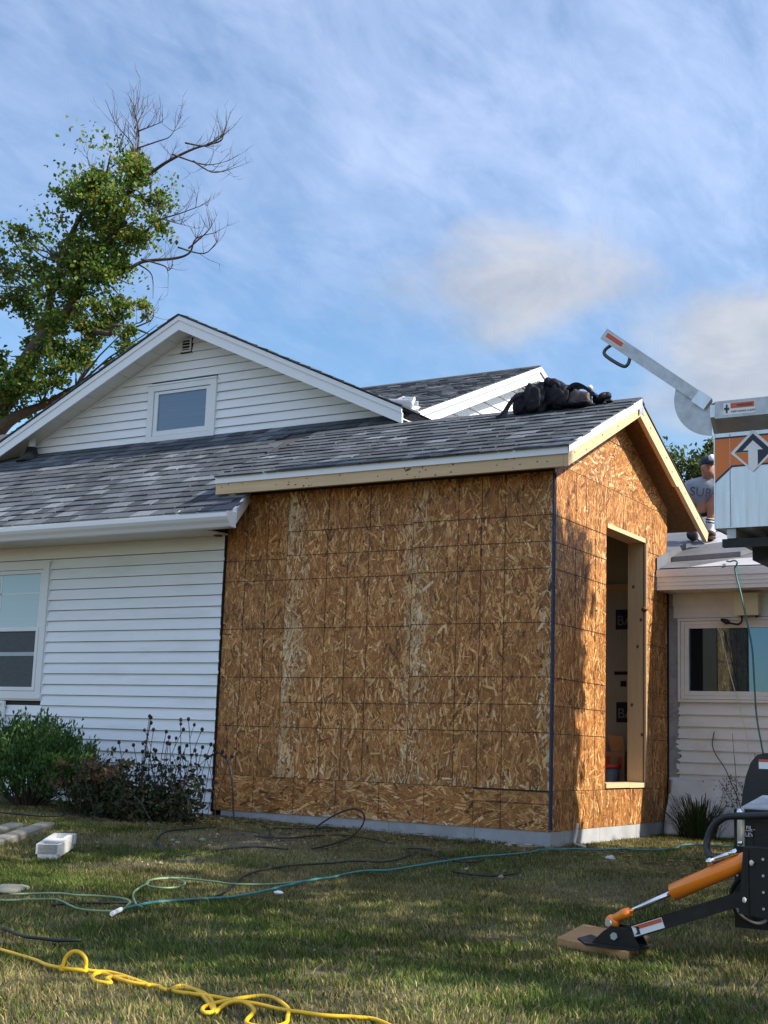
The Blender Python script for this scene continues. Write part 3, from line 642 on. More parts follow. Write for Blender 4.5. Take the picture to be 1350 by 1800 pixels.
# ---------------------------------------------------------------- white house
house = thing('white_house', 'white vinyl sided house with a front gable window and grey shingle roofs', 'house', (-6.0, 1.0, 0.1))
EXPO = 0.0975
def plank(parent, pts_front, thick_dir, up=0.010, m_='siding', name='siding_plank'):
    """pts_front: (bottom-left, bottom-right, top-right, top-left ...) ; the bottom edge stands proud"""
    b = MB(); d = Vector(thick_dir); n = len(pts_front); P = [Vector(p) for p in pts_front]
    zmin = min(p.z for p in P); zmax = max(p.z for p in P)
    off = [p + d*(0.020*(1-(p.z-zmin)/max(1e-6, zmax-zmin)) + 0.002) for p in P]
    back = [p - d*0.004 for p in P]
    b.mesh(off+back, [tuple(range(n)), tuple(range(n, 2*n))[::-1]]+[(i, n+i, n+(i+1) % n, (i+1) % n) for i in range(n)])
    return b.build(name, M[m_], parent)
def build_house():
    # solid cores that block light
    b = MB(); b.box(-12, -3.09, 0.01, 9, -0.1, 2.6); b.build('wall_core', M['core'], house)
    b = MB(); b.box(-12, -2.85, 1.66, 8.9, 2.3, 4.0); b.prism([(-2.85, 1.9, 4.0), (-2.85, 8.85, 4.0), (-2.85, 5.386, 5.3)], (-9, 0, 0)); b.build('upper_core', M['core'], house)
    b = MB(); b.prism([(-7.6, 1.66, 3.8), (-2.5, 1.66, 3.8), (-2.5, 1.66, 3.85), (-4.95, 1.66, 4.98), (-7.6, 1.66, 3.85)], (0, 3.0, 0)); b.build('gable_core', M['core'], house)
    # lower wall siding, right of the window and below it
    z = 2.41; rows = []
    while z > 0.22: rows.append((z-EXPO, z)); z -= EXPO
    for i, (za, zb) in enumerate(rows):
        xr = -3.088+random.uniform(-0.004, 0.007)
        segs = [(-9.0, xr)] if zb < 1.09 else [(-5.135, xr)]
        if zb < 1.08 and i % 5 == 2 or i == 21: segs = [(-9.0, -4.3+i*0.04), (-4.298+i*0.04, xr)]
        for a, c in segs:
            plank(house, [(a, -0.004, za), (c, -0.004, za), (c, -0.004, zb-0.004), (a, -0.004, zb-0.004)], (0, -1, 0))
        if zb >= 1.09: plank(house, [(-9.0, -0.004, za), (-6.35, -0.004, za), (-6.35, -0.004, zb-0.004), (-9.0, -0.004, zb-0.004)], (0, -1, 0))
    b = MB(); b.box(-9.0, -5.36, -0.018, 0.0, 2.412, 2.56); b.build('frieze_board', M['siding'], house)
    b = MB(); b.box(-5.357, -3.09, -0.018, 0.0, 2.412, 2.56); b.build('frieze_board', M['siding'], house)
    b = MB(); b.box(-3.090, -3.080, -0.020, 0.008, 0.19, 2.56); b.build('wall_end_gap', M['dark'], house)
    # window of the lower wall
    wx0, wx1, wz0, wz1 = -6.33, -5.142, 1.10, 2.388
    fr = MB(); t = 0.07
    fr.box(wx0, wx1, -0.036, -0.004, wz1-t, wz1); fr.box(wx0, wx1, -0.036, -0.004, wz0, wz0+t); fr.box(wx0, wx0+t, -0.0355, -0.004, wz0+t, wz1-t); fr.box(wx1-t, wx1, -0.0355, -0.004, wz0+t, wz1-t)
    fr.box(wx0-.014, wx1+.014, -0.022, -0.003, wz1+.0005, wz1+.016); fr.box(wx1+.0005, wx1+.014, -0.0215, -0.003, wz0-.014, wz1); fr.box(wx0-.014, wx1+.014, -0.022, -0.003, wz0-.016, wz0-.0005)
    win = fr.build('window', M['trim'], house)
    sx0, sx1 = wx0+t+.006, wx1-t-.006; zm = 1.735
    def sash(z0, z1, y, nm):
        s = MB(); k = 0.035
        s.box(sx0, sx1, y-.012, y+.012, z0, z0+k); s.box(sx0, sx1, y-.012, y+.012, z1-k, z1); s.box(sx0, sx0+k, y-.0115, y+.0115, z0+k, z1-k); s.box(sx1-k, sx1, y-.0115, y+.0115, z0+k, z1-k)
        s.build(nm, M['trim'], win)
    sash(zm, wz1-t-.004, -0.012, 'upper_sash'); sash(wz0+t+.004, zm+.032, -0.024, 'lower_sash')
    s = MB(); s.box(sx0, sx1, -0.006, -0.003, zm, wz1-t); s.build('upper_pane', M['glass_sky'], win)
    s = MB(); s.box(sx0, sx1, -0.0195, -0.0165, wz0+t, zm); s.build('lower_pane', M['screen'], win)
    s = MB(); s.box(sx0+.036, sx1-.036, -0.0078, -0.0062, 2.085, 2.10); s.box(-5.79, -5.775, -0.0078, -0.0062, zm+.03, wz1-t-.04); s.build('muntin', M['trim'], win)
    s = MB(); s.box(sx0+.036, sx1-.036, -0.0235, -0.0197, 1.50, 1.535); s.build('lower_rail', M['blind'], win)
    b = MB(); b.box(-6.2, -5.60, -0.03, -0.018, 0.80, 1.075); b.box(-6.2, -5.575, -0.05, -0.0305, 1.05, 1.078); b.box(-5.60, -5.575, -0.05, -0.0305, 0.80, 1.049); b.build('wall_panel', M['trim'], house)
    # old eave: soffit, fascia, drip edge, gutter, rake end
    b = MB(); b.box(-9, -3.06, -0.455, -0.02, 2.532, 2.545); b.box(-3.059, -2.745, -0.455, -0.32, 2.532, 2.545); b.build('soffit', M['soffit'], house)
    b = MB(); b.box(-3.16, -3.10, -0.09, -0.045, 2.518, 2.531); b.build('soffit_clip', M['knot'], house)
    b = MB(); b.box(-9, -2.645, -0.474, -0.456, 2.52, 2.66); b.build('eave_fascia', M['alum_white'], house)
    b = MB(); b.prism([(-9, -0.476, 2.600), (-9, -0.476, 2.668), (-9, -0.44, 2.692), (-9, -0.44, 2.684), (-9, -0.468, 2.66), (-9, -0.4745, 2.60)], (6.36, 0, 0)); b.build('drip_edge', M['alum_white'], house)
    prof = [(-0.478, 2.622), (-0.478, 2.508), (-0.545, 2.508), (-0.562, 2.535), (-0.585, 2.56), (-0.600, 2.585), (-0.600, 2.617), (-0.588, 2.617), (-0.588, 2.588), (-0.575, 2.568), (-0.553, 2.542), (-0.54, 2.513), (-0.4835, 2.513), (-0.4835, 2.622)]
    g = MB(); n = len(prof); x0, x1 = -9.0, -2.632
    for i in range(n):
        a, c = prof[i], prof[(i+1) % n]; g.poly([(x0, *a), (x1, *a), (x1, *c), (x0, *c)])
    gut = g.build('gutter', M['alum_white'], house)
    g = MB(); g.prism([(x1, y, z) for y, z in ((-0.478, 2.63), (-0.478, 2.505), (-0.547, 2.505), (-0.565, 2.533), (-0.588, 2.558), (-0.604, 2.583), (-0.604, 2.63))], (0.004, 0, 0)); g.build('end_cap', M['trim'], gut)
    so = lambda y: 2.95+0.6*y
    b = MB(); b.prism([(-2.652, -0.474, so(-.474)-0.125), (-2.86, -0.02, so(-.02)-0.125), (-2.86, -0.02, so(-.02)-0.004), (-2.652, -0.474, so(-.474)-0.004)], (0.016, 0.012, 0)); b.build('rake_end', M['alum_white'], house)
    # old lower roof
    dk = MB(); dk.prism([(-9, -0.475, so(-.475)-.03), (-9, 1.66, so(1.66)-.03), (-9, 1.66, so(1.66)-.008), (-9, -0.475, so(-.475)-.008)], (6.13, 0, 0))
    dk.prism([(-2.869, -0.475, so(-.475)-.03), (-2.642, -0.475, so(-.475)-.03), (-2.86, 0.0, so(0)-.03), (-2.869, 0.0, so(0)-.03)], (0, 0, .022)); dk.prism([(-2.869, 1.2, so(1.2)-.03), (-2.25, 1.2, so(1.2)-.03), (-2.25, 1.66, so(1.66)-.03), (-2.869, 1.66, so(1.66)-.03)], (0, 0, .022)); dk.build('roof_deck', M['deck'], house)
    def keep(p): return not (p.x > -2.2 or (p.x > -2.95 and -0.12 < p.y < 1.15))
    shingle_roof(house, (-9, -0.487, so(-.487)), (1, 0, 0), (0, 1, 0.6), 6.75, 2.1*math.sqrt(1.36), (2.6, 4.5, 4.5, 2.6, 1.4, 3, .8), single=300, near=(-3.2, -0.5, 2.7), clip=lambda p: keep(p) and not (p.x > -2.70-.46*(p.y+.475) and p.y < 1.3))
    b = MB(); b.tube([(-7.10, 1.50, 3.80), (-7.10, 1.50, 4.15)], 0.045, 12, cap=True); vp = b.build('vent_pipe', M['plastic_sheet'], house, label='short grey plumbing vent pipe with black boot')
    b = MB(); b.tube([(-7.10, 1.50, 3.79), (-7.10, 1.50, 3.90), (-7.10, 1.50, 3.97)], [0.17, 0.075, 0.055], 12); b.box(-7.30, -6.90, 1.30, 1.64, 3.70, 3.74); b.build('pipe_boot', M['rubber'], vp)
build_house()

GX, GZ = -4.90, 5.165                                       # peak of the front gable
gz = lambda x: GZ-0.462*abs(x-GX)
def build_gable():
    yw, yf = 1.62, 1.32
    # clapboards clipped by the rakes, interrupted by the window
    z = 3.70; wl, wr, wb, wt = -5.49, -4.567, 3.90, 4.535
    zt = lambda x: gz(x)-0.085
    while z < zt(GX)-0.01:
        z0, z1 = z, min(z+0.0965, zt(GX))
        def xlim(zz): d = (GZ-0.085-zz)/0.462; return GX-d, GX+d
        l0, r0 = xlim(z0); l1, r1 = xlim(min(z1-.004, zt(GX)-.002))
        def piece(a0, b0, a1, b1):
            if b0-a0 > 0.03: plank(house, [(a0, yw, z0), (b0, yw, z0), (b1, yw, z1-.004), (a1, yw, z1-.004)], (0, -1, 0))
        if z1 > wb+0.03 and z0 < wt-0.02:
            piece(l0, wl+.01, l1, wl+.01); piece(wr-.01, r0, wr-.01, r1)
        else: piece(l0, r0, l1, r1)
        z += 0.0965
    # rakes
    for sgn, xe in ((-1, -8.2), (1, -2.14)):
        ze = gz(xe)
        b = MB(); b.prism([(GX, yf, GZ-0.045), (xe, yf, ze-0.045), (xe, yf, ze-0.150), (GX, yf, GZ-0.150)], (0, 0.02, 0)); b.build('rake_fascia', M['alum_white'], house)
        b = MB(); b.prism([(GX, yf-.012, GZ), (xe, yf-.012, ze), (xe, yf-.012, ze-0.048), (GX, yf-.012, GZ-0.048)], (0, 0.0118, 0)); b.build('rake_drip_edge', M['alum_white'], house)
        n = 15; L_ = abs(xe-GX)
        for i in range(n):                                 # sloped soffit, vented panels
            a = GX+sgn*(L_*i/n+.003); c = GX+sgn*(L_*(i+1)/n-.003)
            b = MB(); b.prism([(a, yf+.022, gz(a)-0.105), (c, yf+.022, gz(c)-0.105), (c, yf+.022, gz(c)-0.095), (a, yf+.022, gz(a)-0.095)], (0, yw-yf-.022, 0)); b.build('soffit_panel', M['soffit'], house)
        b = MB(); b.prism([(GX+sgn*.02, yw-.022, gz(GX+sgn*.02)-0.107), (xe, yw-.022, ze-0.107), (xe, yw-.022, ze-0.135), (GX+sgn*.02, yw-.022, gz(GX+sgn*.02)-0.135)], (0, 0.02, 0)); b.build('soffit_trim', M['trim'], house)
        # roof slope behind
        b = MB(); b.prism([(GX, yf-.02, GZ+0.004), (xe-sgn*-.02, yf-.02, gz(xe)+0.004), (xe, yf-.02, gz(xe)+0.018), (GX, yf-.02, GZ+0.020)], (0, 4.2, 0), (0.07, 0.073, 0.08)); b.build('gable_roof', M['shingle'], house)
        sh = MB(); rs = random.Random(5+sgn)
        Ls = L_*math.sqrt(1+.462**2); nn = int(Ls/0.143)
        for i in range(nn):
            t0 = L_*i/nn; a = GX+sgn*t0; c = GX+sgn*(t0+L_/nn*1.1); h = rs.uniform(.016, .026)
            sh.prism([(a, yf-.026, gz(a)+.018), (c, yf-.026, gz(c)+.018+h*.6), (c, yf-.026, gz(c)+.008)], (0, 0.35, 0), rs.choice(SHADES[:4]))
        sh.build('shingle_edge', M['shingle'], house, kind='stuff')
    # window
    t = 0.075; fr = MB()
    fr.box(wl, wr, yw-.040, yw, wt-t, wt); fr.box(wl, wr, yw-.040, yw, wb, wb+t*.8); fr.box(wl, wl+t, yw-.0395, yw, wb+t*.8, wt-t); fr.box(wr-t, wr, yw-.0395, yw, wb+t*.8, wt-t)
    fr.box(wl-.01, wr+.01, yw-.05, yw-.0405, wt-.012, wt+.006)
    win = fr.build('gable_window', M['trim'], house)
    a, c, z0, z1 = wl+t+.006, wr-t-.006, wb+t*.8+.006, wt-t-.006
    s = MB(); k = 0.052; s.box(a, c, yw-.028, yw-.006, z0, z0+k); s.box(a, c, yw-.028, yw-.006, z1-k*.6, z1); s.box(a, a+k, yw-.0275, yw-.006, z0+k, z1-k*.6); s.box(c-k, c, yw-.0275, yw-.006, z0+k, z1-k*.6); s.build('sash', M['trim'], win)
    s = MB(); s.box(a+k, c-k, yw-.014, yw-.010, z0+k, z1-k*.6); s.build('pane', M['glass_gable'], win)
    b = MB(); b.box(-5.50, -4.60, yw-.03, yw-.0005, wb-.055, wb-.002); b.build('window_apron', M['trim'], house)
    # square gable vent
    v = MB(); v.box(-5.094, -4.936, 1.62-.022, 1.62-.0005, 4.851, 5.014); v.build('vent_dark_ring', M['dark'], house)  # dark plate wider than the vent frame gives it an outline
    v = MB(); x0, x1, z0, z1 = -5.085, -4.945, 4.860, 5.005
    v.box(x0, x1, yw-.035, yw, z1-.016, z1); v.box(x0, x1, yw-.035, yw, z0, z0+.016); v.box(x0, x0+.016, yw-.0345, yw, z0+.016, z1-.016); v.box(x1-.016, x1, yw-.0345, yw, z0+.016, z1-.016)
    vt = v.build('gable_vent', M['trim'], house)
    v = MB(); v.box(x0+.016, x1-.016, yw-.008, yw-.004, z0+.016, z1-.016); v.build('vent_backing', M['dark'], vt)
    for i in range(3):
        zz = z0+.03+i*.034; v = MB(); v.prism([(x0+.018, yw-.03, zz), (x0+.018, yw-.009, zz+.022), (x0+.018, yw-.009, zz+.026), (x0+.018, yw-.03, zz+.006)], (x1-x0-.036, 0, 0)); v.build('louvre', M['trim'], vt)
build_gable()

def build_main_roof():
    xr, yl, zl, yr, zr = -2.6, 2.05, 4.0, 5.386, 5.404; sl = (zr-zl)/(yr-yl); xw = -2.83
    b = MB(); b.prism([(xr-.02, yl, zl-.02), (xr-.02, yr, zr-.02), (xr-.02, yr, zr-.05), (xr-.02, yl, zl-.05)], (-9.5, 0, 0)); b.prism([(xr-.02, yr+.002, zr-.02), (xr-.02, 2*yr-yl, zl-.02), (xr-.02, 2*yr-yl, zl-.05), (xr-.02, yr+.002, zr-.05)], (-9.5, 0, 0)); b.build('roof_deck', M['deck'], house)
    def keep(p): return p.z > gz(p.x)-0.05
    shingle_roof(house, (-9.6, yl-.012, zl-.002), (1, 0, 0), (0, yr-yl, zr-zl), 7.01, math.hypot(yr-yl, zr-zl), (4, 4, 3, 1.5, 2, 3, .6), single=0, clip=keep)
    b = MB(); b.prism([(xr, yr-.1, zr-sl*.1+.015), (xr, yr, zr+.022), (xr, yr+.1, zr-sl*.1+.015), (xr, yr, zr+.004)], (-9, 0, 0), (0.07, 0.073, 0.08)); b.build('ridge_cap', M['shingle'], house)
    zf = lambda y: zr-sl*abs(y-yr)
    for y0, y1 in ((yl, yr), (yr+.001, 2*yr-yl)):
        b = MB(); b.prism([(xr-.02, y0, zf(y0)-.065), (xr-.02, y1, zf(y1)-.065), (xr-.02, y1, zf(y1)-.165), (xr-.02, y0, zf(y0)-.165)], (0.010, 0, 0)); b.build('rake_fascia', M['alum_white'], house)
        b = MB(); b.prism([(xr-.0015, y0, zf(y0)), (xr-.0015, y1, zf(y1)), (xr-.0015, y1, zf(y1)-.062), (xr-.0015, y0, zf(y0)-.062)], (0.016, 0, 0)); b.build('rake_drip_edge', M['alum_white'], house)
        b = MB(); b.prism([(xw, y0, zf(y0)-.135), (xw, y1, zf(y1)-.135), (xw, y1, zf(y1)-.125), (xw, y0, zf(y0)-.125)], (xr-.022-xw, 0, 0)); b.build('soffit_panel', M['soffit'], house)
    z = 3.95
    while z < 5.25:
        z1 = z+0.157; zt = min(z1-.004, zr-.14)
        ya0 = max(2.1, yr-(zr-.135-z)/sl); ya1 = max(2.1, yr-(zr-.135-zt)/sl); yb0, yb1 = 2*yr-ya0, 2*yr-ya1
        if yb0-ya0 > .05:
            plank(house, [(xw, ya0, z), (xw, yb0, z), (xw, yb1, zt), (xw, ya1, zt)], (1, 0, 0), m_='siding')
        z = z1
    # louvred vent under the peak
    v = MB(); y0, y1, z0, z1 = 5.24, 5.54, 4.93, 5.225; x = xw+.018
    v.box(x, x+.02, y0, y1, z1-.03, z1); v.box(x, x+.02, y0, y1, z0, z0+.03); v.box(x, x+.0195, y0, y0+.03, z0+.03, z1-.03); v.box(x, x+.0195, y1-.03, y1, z0+.03, z1-.03)
    vt = v.build('gable_vent', M['trim'], house)
    for i in range(5):
        zz = z0+.035+i*.044; v = MB(); v.prism([(x+.016, y0+.032, zz), (x, y0+.032, zz+.034), (x, y0+.032, zz+.04), (x+.016, y0+.032, zz+.008)], (0, y1-y0-.064, 0)); v.build('louvre', M['trim'], vt)
    v = MB(); v.box(x-.006, x-.003, y0+.03, y1-.03, z0+.03, z1-.03); v.build('vent_backing', M['dark'], vt)
    # cut ends of trim where the two roofs meet
    b = MB(); b.prism([(-2.61, 1.75, 3.84), (-2.61, 2.02, 3.98), (-2.61, 2.02, 3.86), (-2.61, 1.75, 3.80)], (0.015, 0, 0)); b.build('return_trim', M['alum_white'], house)
    b = MB(); b.prism([(-2.585, 2.05, 4.0), (-2.585, 2.16, 4.01), (-2.585, 2.14, 3.88), (-2.585, 2.06, 3.86)], (0.02, 0, 0)); b.build('return_end', M['plastic_sheet'], house)
build_main_roof()

# ---------------------------------------------------------------- low building at the right
low = thing('low_house_wing', 'low white sided wing with a wide window and grey flat roof right of the extension', 'house wing', (1.5, 2.6, 0.1))
def build_low():
    YW = 2.535; XR = 6.0
    b = MB(); b.box(0.012, XR, YW, 8, -0.1, 2.24); b.box(-3.0, 0.011, 2.56, 8, -0.1, 2.6); b.build('wall_core', M['core'], low)
    # roof, slope 0.33
    zr = lambda y: 2.395+0.33*(y-2.2)
    b = MB(); b.prism([(0.016, 2.19, zr(2.19)-.03), (0.016, 2.19, zr(2.19)), (0.016, 7, zr(7)), (0.016, 7, zr(7)-.03)], (XR, 0, 0)); b.prism([(-3.0, 2.54, zr(2.54)-.03), (-3.0, 2.54, zr(2.54)), (-3.0, 7, zr(7)), (-3.0, 7, zr(7)-.03)], (3.015, 0, 0)); b.build('flat_roof', M['membrane'], low)
    lift = 0.005
    def sheet(pts, m_, nm, h=lift, th=0.004):
        q = MB(); q.prism([(x, y, zr(y)+h) for x, y in pts], (0, 0, th)); return q.build(nm, M[m_], low)
    sheet([(0.30, 2.26), (1.9, 2.26), (1.9, 2.42), (0.95, 2.62), (0.55, 2.56)], 'membrane_glare', 'roof_sheet')
    sheet([(0.03, 2.24), (0.28, 2.24), (0.66, 2.62), (0.03, 2.52)], 'membrane', 'roof_sheet', 0.007)
    sheet([(0.10, 3.35), (0.6, 3.35), (0.6, 4.1), (-0.3, 4.1)], 'membrane_glare', 'roof_sheet', 0.004)
    q = MB(); q.prism([(0.03, 2.57, zr(2.57)+.004), (0.62, 2.70, zr(2.70)+.004), (0.72, 2.98, zr(2.98)+.004), (0.35, 3.3, zr(3.3)+.004), (0.03, 3.1, zr(3.1)+.004)], (0, 0, 0.045)); q.build('roof_underlay', M['membrane'], low)
    q = MB(); q.prism([(0.0145, 2.20, zr(2.2)-.02), (0.0145, 2.20, zr(2.2)+.115), (0.0145, 3.0, zr(3.0)+.10), (0.0145, 3.0, zr(3.0)-.02)], (0.004, 0, 0)); q.build('step_flashing', M['membrane'], low)
    # gutter-like fascia
    b = MB(); b.box(0.016, XR, 2.186, 2.206, 2.335, 2.393); b.build('roof_edge', M['alum_white'], low)
    b = MB(); b.box(0.018, 1.05, 2.196, 2.214, 2.218, 2.334); b.build('fascia_board', M['cream'], low)
    b = MB(); b.box(1.052, XR, 2.196, 2.214, 2.218, 2.334); b.build('fascia_board', M['cream'], low)
    b = MB(); b.box(0.018, XR, 2.191, 2.1955, 2.255, 2.262); b.box(0.018, XR, 2.191, 2.1955, 2.288, 2.293); b.build('fascia_lip', M['cream'], low)
    n = 16
    for i in range(n):
        b = MB(); b.box(0.018+i*.37, 0.018+(i+1)*.37-.004, 2.215, YW-.002, 2.221, 2.229); b.build('soffit_panel', M['cream'], low)
    # frieze boards, window, planks, grey strip
    b = MB(); b.box(0.055, XR, YW-.022, YW-.001, 2.105, 2.2205); b.build('frieze_board', M['cream'], low)
    b = MB(); b.box(0.060, XR, YW-.018, YW-.001, 2.0, 2.1045); b.build('frieze_board', M['cream'], low)
    b = MB(); b.box(0.0135, 0.112, YW-.010, YW-.001, 0.35, 2.2205); b.build('bare_strip', M['stucco'], low)
    wx0, wx1, wz0, wz1 = 0.106, 1.62, 1.255, 1.993; fr = MB()
    for k, (t, y) in enumerate(((0.022, .046), (0.030, .036), (0.038, .030))):
        a, c, d, e = wx0+(0, .026, .058)[k], wx1-(0, .026, .058)[k], wz0+(0, .026, .058)[k], wz1-(0, .024, .050)[k]
        fr.box(a, c, YW-y, YW-.001, e-t, e); fr.box(a, c, YW-y, YW-.001, d, d+t); fr.box(a, a+t, YW-y+.0005, YW-.001, d+t, e-t); fr.box(c-t, c, YW-y+.0005, YW-.001, d+t, e-t)
    win = fr.build('picture_window', M['cream'], low)
    s = MB(); s.box(wx0+.09, wx1-.09, YW-.012, YW-.008, wz0+.09, wz1-.08); s.build('pane', M['glass_dark'], win)
    z = 1.248; i = 0
    while z > 0.60:
        e = (0.10, 0.095, 0.103, 0.088, 0.10, 0.085, 0.075)[i % 7]; z0 = z-0.1035
        k = 7; pts = [(XR, YW-.004, z0), (XR, YW-.004, z+.006)]
        le = [(e+random.uniform(-.008, .016)*(1 if i < 3 else 2.2), YW-.004, z0+(z+.006-z0)*j/k) for j in range(k+1)]
        P = [pts[0], pts[1]]+le[::-1]
        plank(low, P, (0, -1, 0), m_='cream'); z = z0; i += 1
    # junction box, its cable and connector
    j = MB(); j.box(0.655, 0.850, YW-.14, YW-.023, 2.008, 2.188); jb = j.build('junction_box', M['jbox'], low, label='cream plastic junction box under the soffit')
    j = MB(); j.box(0.648, 0.857, YW-.152, YW-.141, 2.002, 2.194); j.build('box_lid', M['jbox'], jb)
    j = MB(); j.tube(catmull([(0.70, YW-.1, 2.0), (0.70, YW-.1, 1.955), (0.66, YW-.08, 1.93), (0.58, YW-.07, 1.945)]), 0.009, 6); j.tube([(0.585, YW-.07, 1.943), (0.56, YW-.07, 1.955), (0.51, YW-.07, 1.975)], [0.012, 0.024, 0.014], 8); j.build('power_plug', M['rubber'], jb)
    j = MB(); j.tube([(0.83, YW-.1, 2.0), (0.83, YW-.1, 1.985)], 0.012, 8); j.build('cable_gland', M['rubber'], jb)
    b = MB(); b.box(0.06, XR, YW+.001, YW+.03, -0.1, 0.58); b.build('foundation', M['concrete'], low)
    b = MB(); b.box(0.012, 0.10, YW-.02, YW-.002, 0.16, 0.57); b.build('scrap_sheathing', M['osb_edge'], low, label='orange brown sheathing scrap at the wall corner')
build_low()

def sheet_drape():
    n, k = 40, 16; V = []; F = []
    for i in range(n+1):
        u = i/n; x = -0.02+u*1.6
        for j in range(k+1):
            v = j/k
            fold = 0.035*math.sin(u*26+2*v)+0.02*math.sin(u*61+v*5)+0.02*math.sin(u*9-v*3)
            y = 2.50-v*(0.10+0.06*math.sin(u*7))-v*abs(fold)*1.6-.012
            xx = x-v*(0.04*(1-u))+0.02*math.sin(v*4+u*8)+(0.10*(1-v) if i == 0 else 0)
            z = 0.585-v*0.475+0.012*math.sin(u*30+v*7)
            V.append((max(xx, 0.02 if v < .2 else -0.0+.02), y, z))
    F = [(i*(k+1)+j, (i+1)*(k+1)+j, (i+1)*(k+1)+j+1, i*(k+1)+j+1) for i in range(n) for j in range(k)]
    b = MB(); b.mesh(V, F, smooth=True); o = b.build('plastic_sheet', M['plastic_sheet']); tag(o, 'wrinkled white plastic sheet hanging below the siding right of the extension', 'plastic sheet')
    o.modifiers.new('thickness', 'SOLIDIFY').thickness = 0.003
sheet_drape()

# ---------------------------------------------------------------- trailer lift with raised bin
lift = thing('trailer_lift', 'black and orange hydraulic trailer lift with its aluminium bin raised to the roof', 'trailer lift', (3.0, -3.0, 0.0))
def build_lift():
    Y0, Y1 = -2.0, -0.2; XL, XR = 1.846, 4.0; ZB = 2.026
    b = MB()
    b.box(XL, XR, Y0, Y0+.012, ZB, 2.60); b.box(XL, XR, Y1-.012, Y1, ZB, 2.60); b.box(XL, XL+.012, Y0+.0125, Y1-.0125, ZB, 2.56); b.box(XR-.012, XR, Y0+.0125, Y1-.0125, ZB, 2.60); b.box(XL+.0125, XR-.0125, Y0+.0125, Y1-.0125, ZB, ZB+.012)
    bin_ = b.build('bin', M['bare_alum'], lift, label='raised bare aluminium bin with orange stripe and arrow emblem')
    # top rail with bevelled underside
    pr = [(Y0-.085, 2.625), (Y0-.085, 2.722), (Y0+.01, 2.722), (Y0+.01, 2.60), (Y0-.001, 2.56)]
    r = MB(); r.prism([(XL+.03, y, z) for y, z in pr], (XR-XL-.03, 0, 0)); r.build('top_rail', M['galv'], bin_)
    r = MB(); r.prism([(XL-.002, Y0-.065, 2.64), (XL-.002, Y0-.065, 2.71), (XL-.002, Y0+.01, 2.71), (XL-.002, Y0+.01, 2.575), (XL-.002, Y0-.002, 2.56)], (0.029, 0, 0)); r.build('rail_end_cap', M['bare_alum'], bin_)
    # corner post with weld seam
    r = MB(); r.box(XL-.003, XL+.004, Y0-.004, Y1, ZB-.004, 2.56); r.build('corner_post', M['bare_alum'], bin_)
    r = MB(); rs = random.Random(1)
    z = ZB+.01
    while z < 2.55: r.blob((1.933+rs.uniform(-.001, .001), Y0-.001, z), (.0035, .002, .006), 6, 4); z += 0.0085
    r.build('weld_seam', M['galv'], bin_, kind='stuff')
    # stripe and emblem, thin film layers
    def film(pts, k, m_, nm): q = MB(); q.prism([(x, Y0-.0012*k, z) for x, z in pts], (0, 0.001, 0)); return q.build(nm, M[m_], bin_)
    film([(XL, 2.527), (XR, 2.533), (XR, 2.380), (1.942, 2.374), (XL, 2.290)], 2, 'orange_decal', 'orange_stripe')
    film([(XL, 2.527), (XL, 2.537), (XR, 2.543), (XR, 2.533)], 2.2, 'navy', 'stripe_outline'); film([(XL, 2.290), (1.942, 2.374), (XR, 2.380), (XR, 2.370), (1.946, 2.364), (XL, 2.277)], 2.2, 'navy', 'stripe_outline')
    cx, cz, s = 2.062, 2.442, 0.124
    film([(cx, cz+s), (cx+s, cz), (cx, cz-s*.92), (cx-s, cz)], 3, 'white_decal', 'emblem_border')
    s2 = s*.82
    film([(cx, cz+s2), (cx+s2, cz), (cx-s2, cz)], 4, 'navy', 'emblem_top')
    film([(cx, cz), (cx+s2, cz), (cx, cz-s2)], 4, 'navy', 'emblem_quarter'); film([(cx-s2, cz-.002), (cx, cz-.002), (cx, cz-s2)], 4.4, 'orange_decal', 'emblem_quarter')
    film([(cx, cz+.062), (cx+.055, cz+.008), (cx+.026, cz+.008), (cx+.026, cz-.086), (cx, cz-.112), (cx-.026, cz-.086), (cx-.026, cz+.008), (cx-.055, cz+.008)], 6, 'white_decal', 'emblem_arrow')
    # warning labels on the rail
    q = MB(); q.box(1.925, 2.10, Y0-.0865, Y0-.0855, 2.640, 2.706); lb = q.build('warning_label', M['white_decal'], bin_)
    q = MB(); q.box(1.965, 2.095, Y0-.0882, Y0-.0868, 2.675, 2.704); q.build('label_band', M['red_decal'], bin_)
    q = MB(); q.box(1.939, 1.948, Y0-.0882, Y0-.0868, 2.65, 2.698); q.box(1.930, 1.957, Y0-.0895, Y0-.0884, 2.668, 2.680); q.build('label_sign', M['navy'], bin_)
    text3('KEEP HANDS CLEAR', (1.967, Y0-.0884, 2.651), 0.0145, (math.pi/2, 0, 0), M['navy'], bin_, 0.0004)
    text3('WARNING', (2.0, Y0-.0895, 2.683), 0.0175, (math.pi/2, 0, 0), M['navy'], bin_, 0.0004)
    # underside: ribs, skids and dark carriage
    for i in range(7):
        r = MB(); r.box(XL+.06+i*.30, XL+.11+i*.30, Y0+.02, Y1-.02, ZB-.055, ZB-.001); r.build('floor_rib', M['galv'], bin_)
    r = MB(); r.box(XL+.03, XR, Y0+.03, Y0+.07, ZB-.10, ZB-.0555); r.build('skid_rail', M['black_satin'], lift)
    r = MB(); r.box(XL+.12, XR, Y0+.30, Y1-.10, ZB-.14, ZB-.056); r.build('carriage', M['black_satin'], lift)
    r = MB(); r.bar((1.93, -0.9, ZB-.15), (3.2, -1.1, 1.55), 0.09, 0.07); r.bar((1.93, -0.4, ZB-.15), (3.2, -0.6, 1.55), 0.09, 0.07); r.build('carriage_track', M['black_satin'], lift)
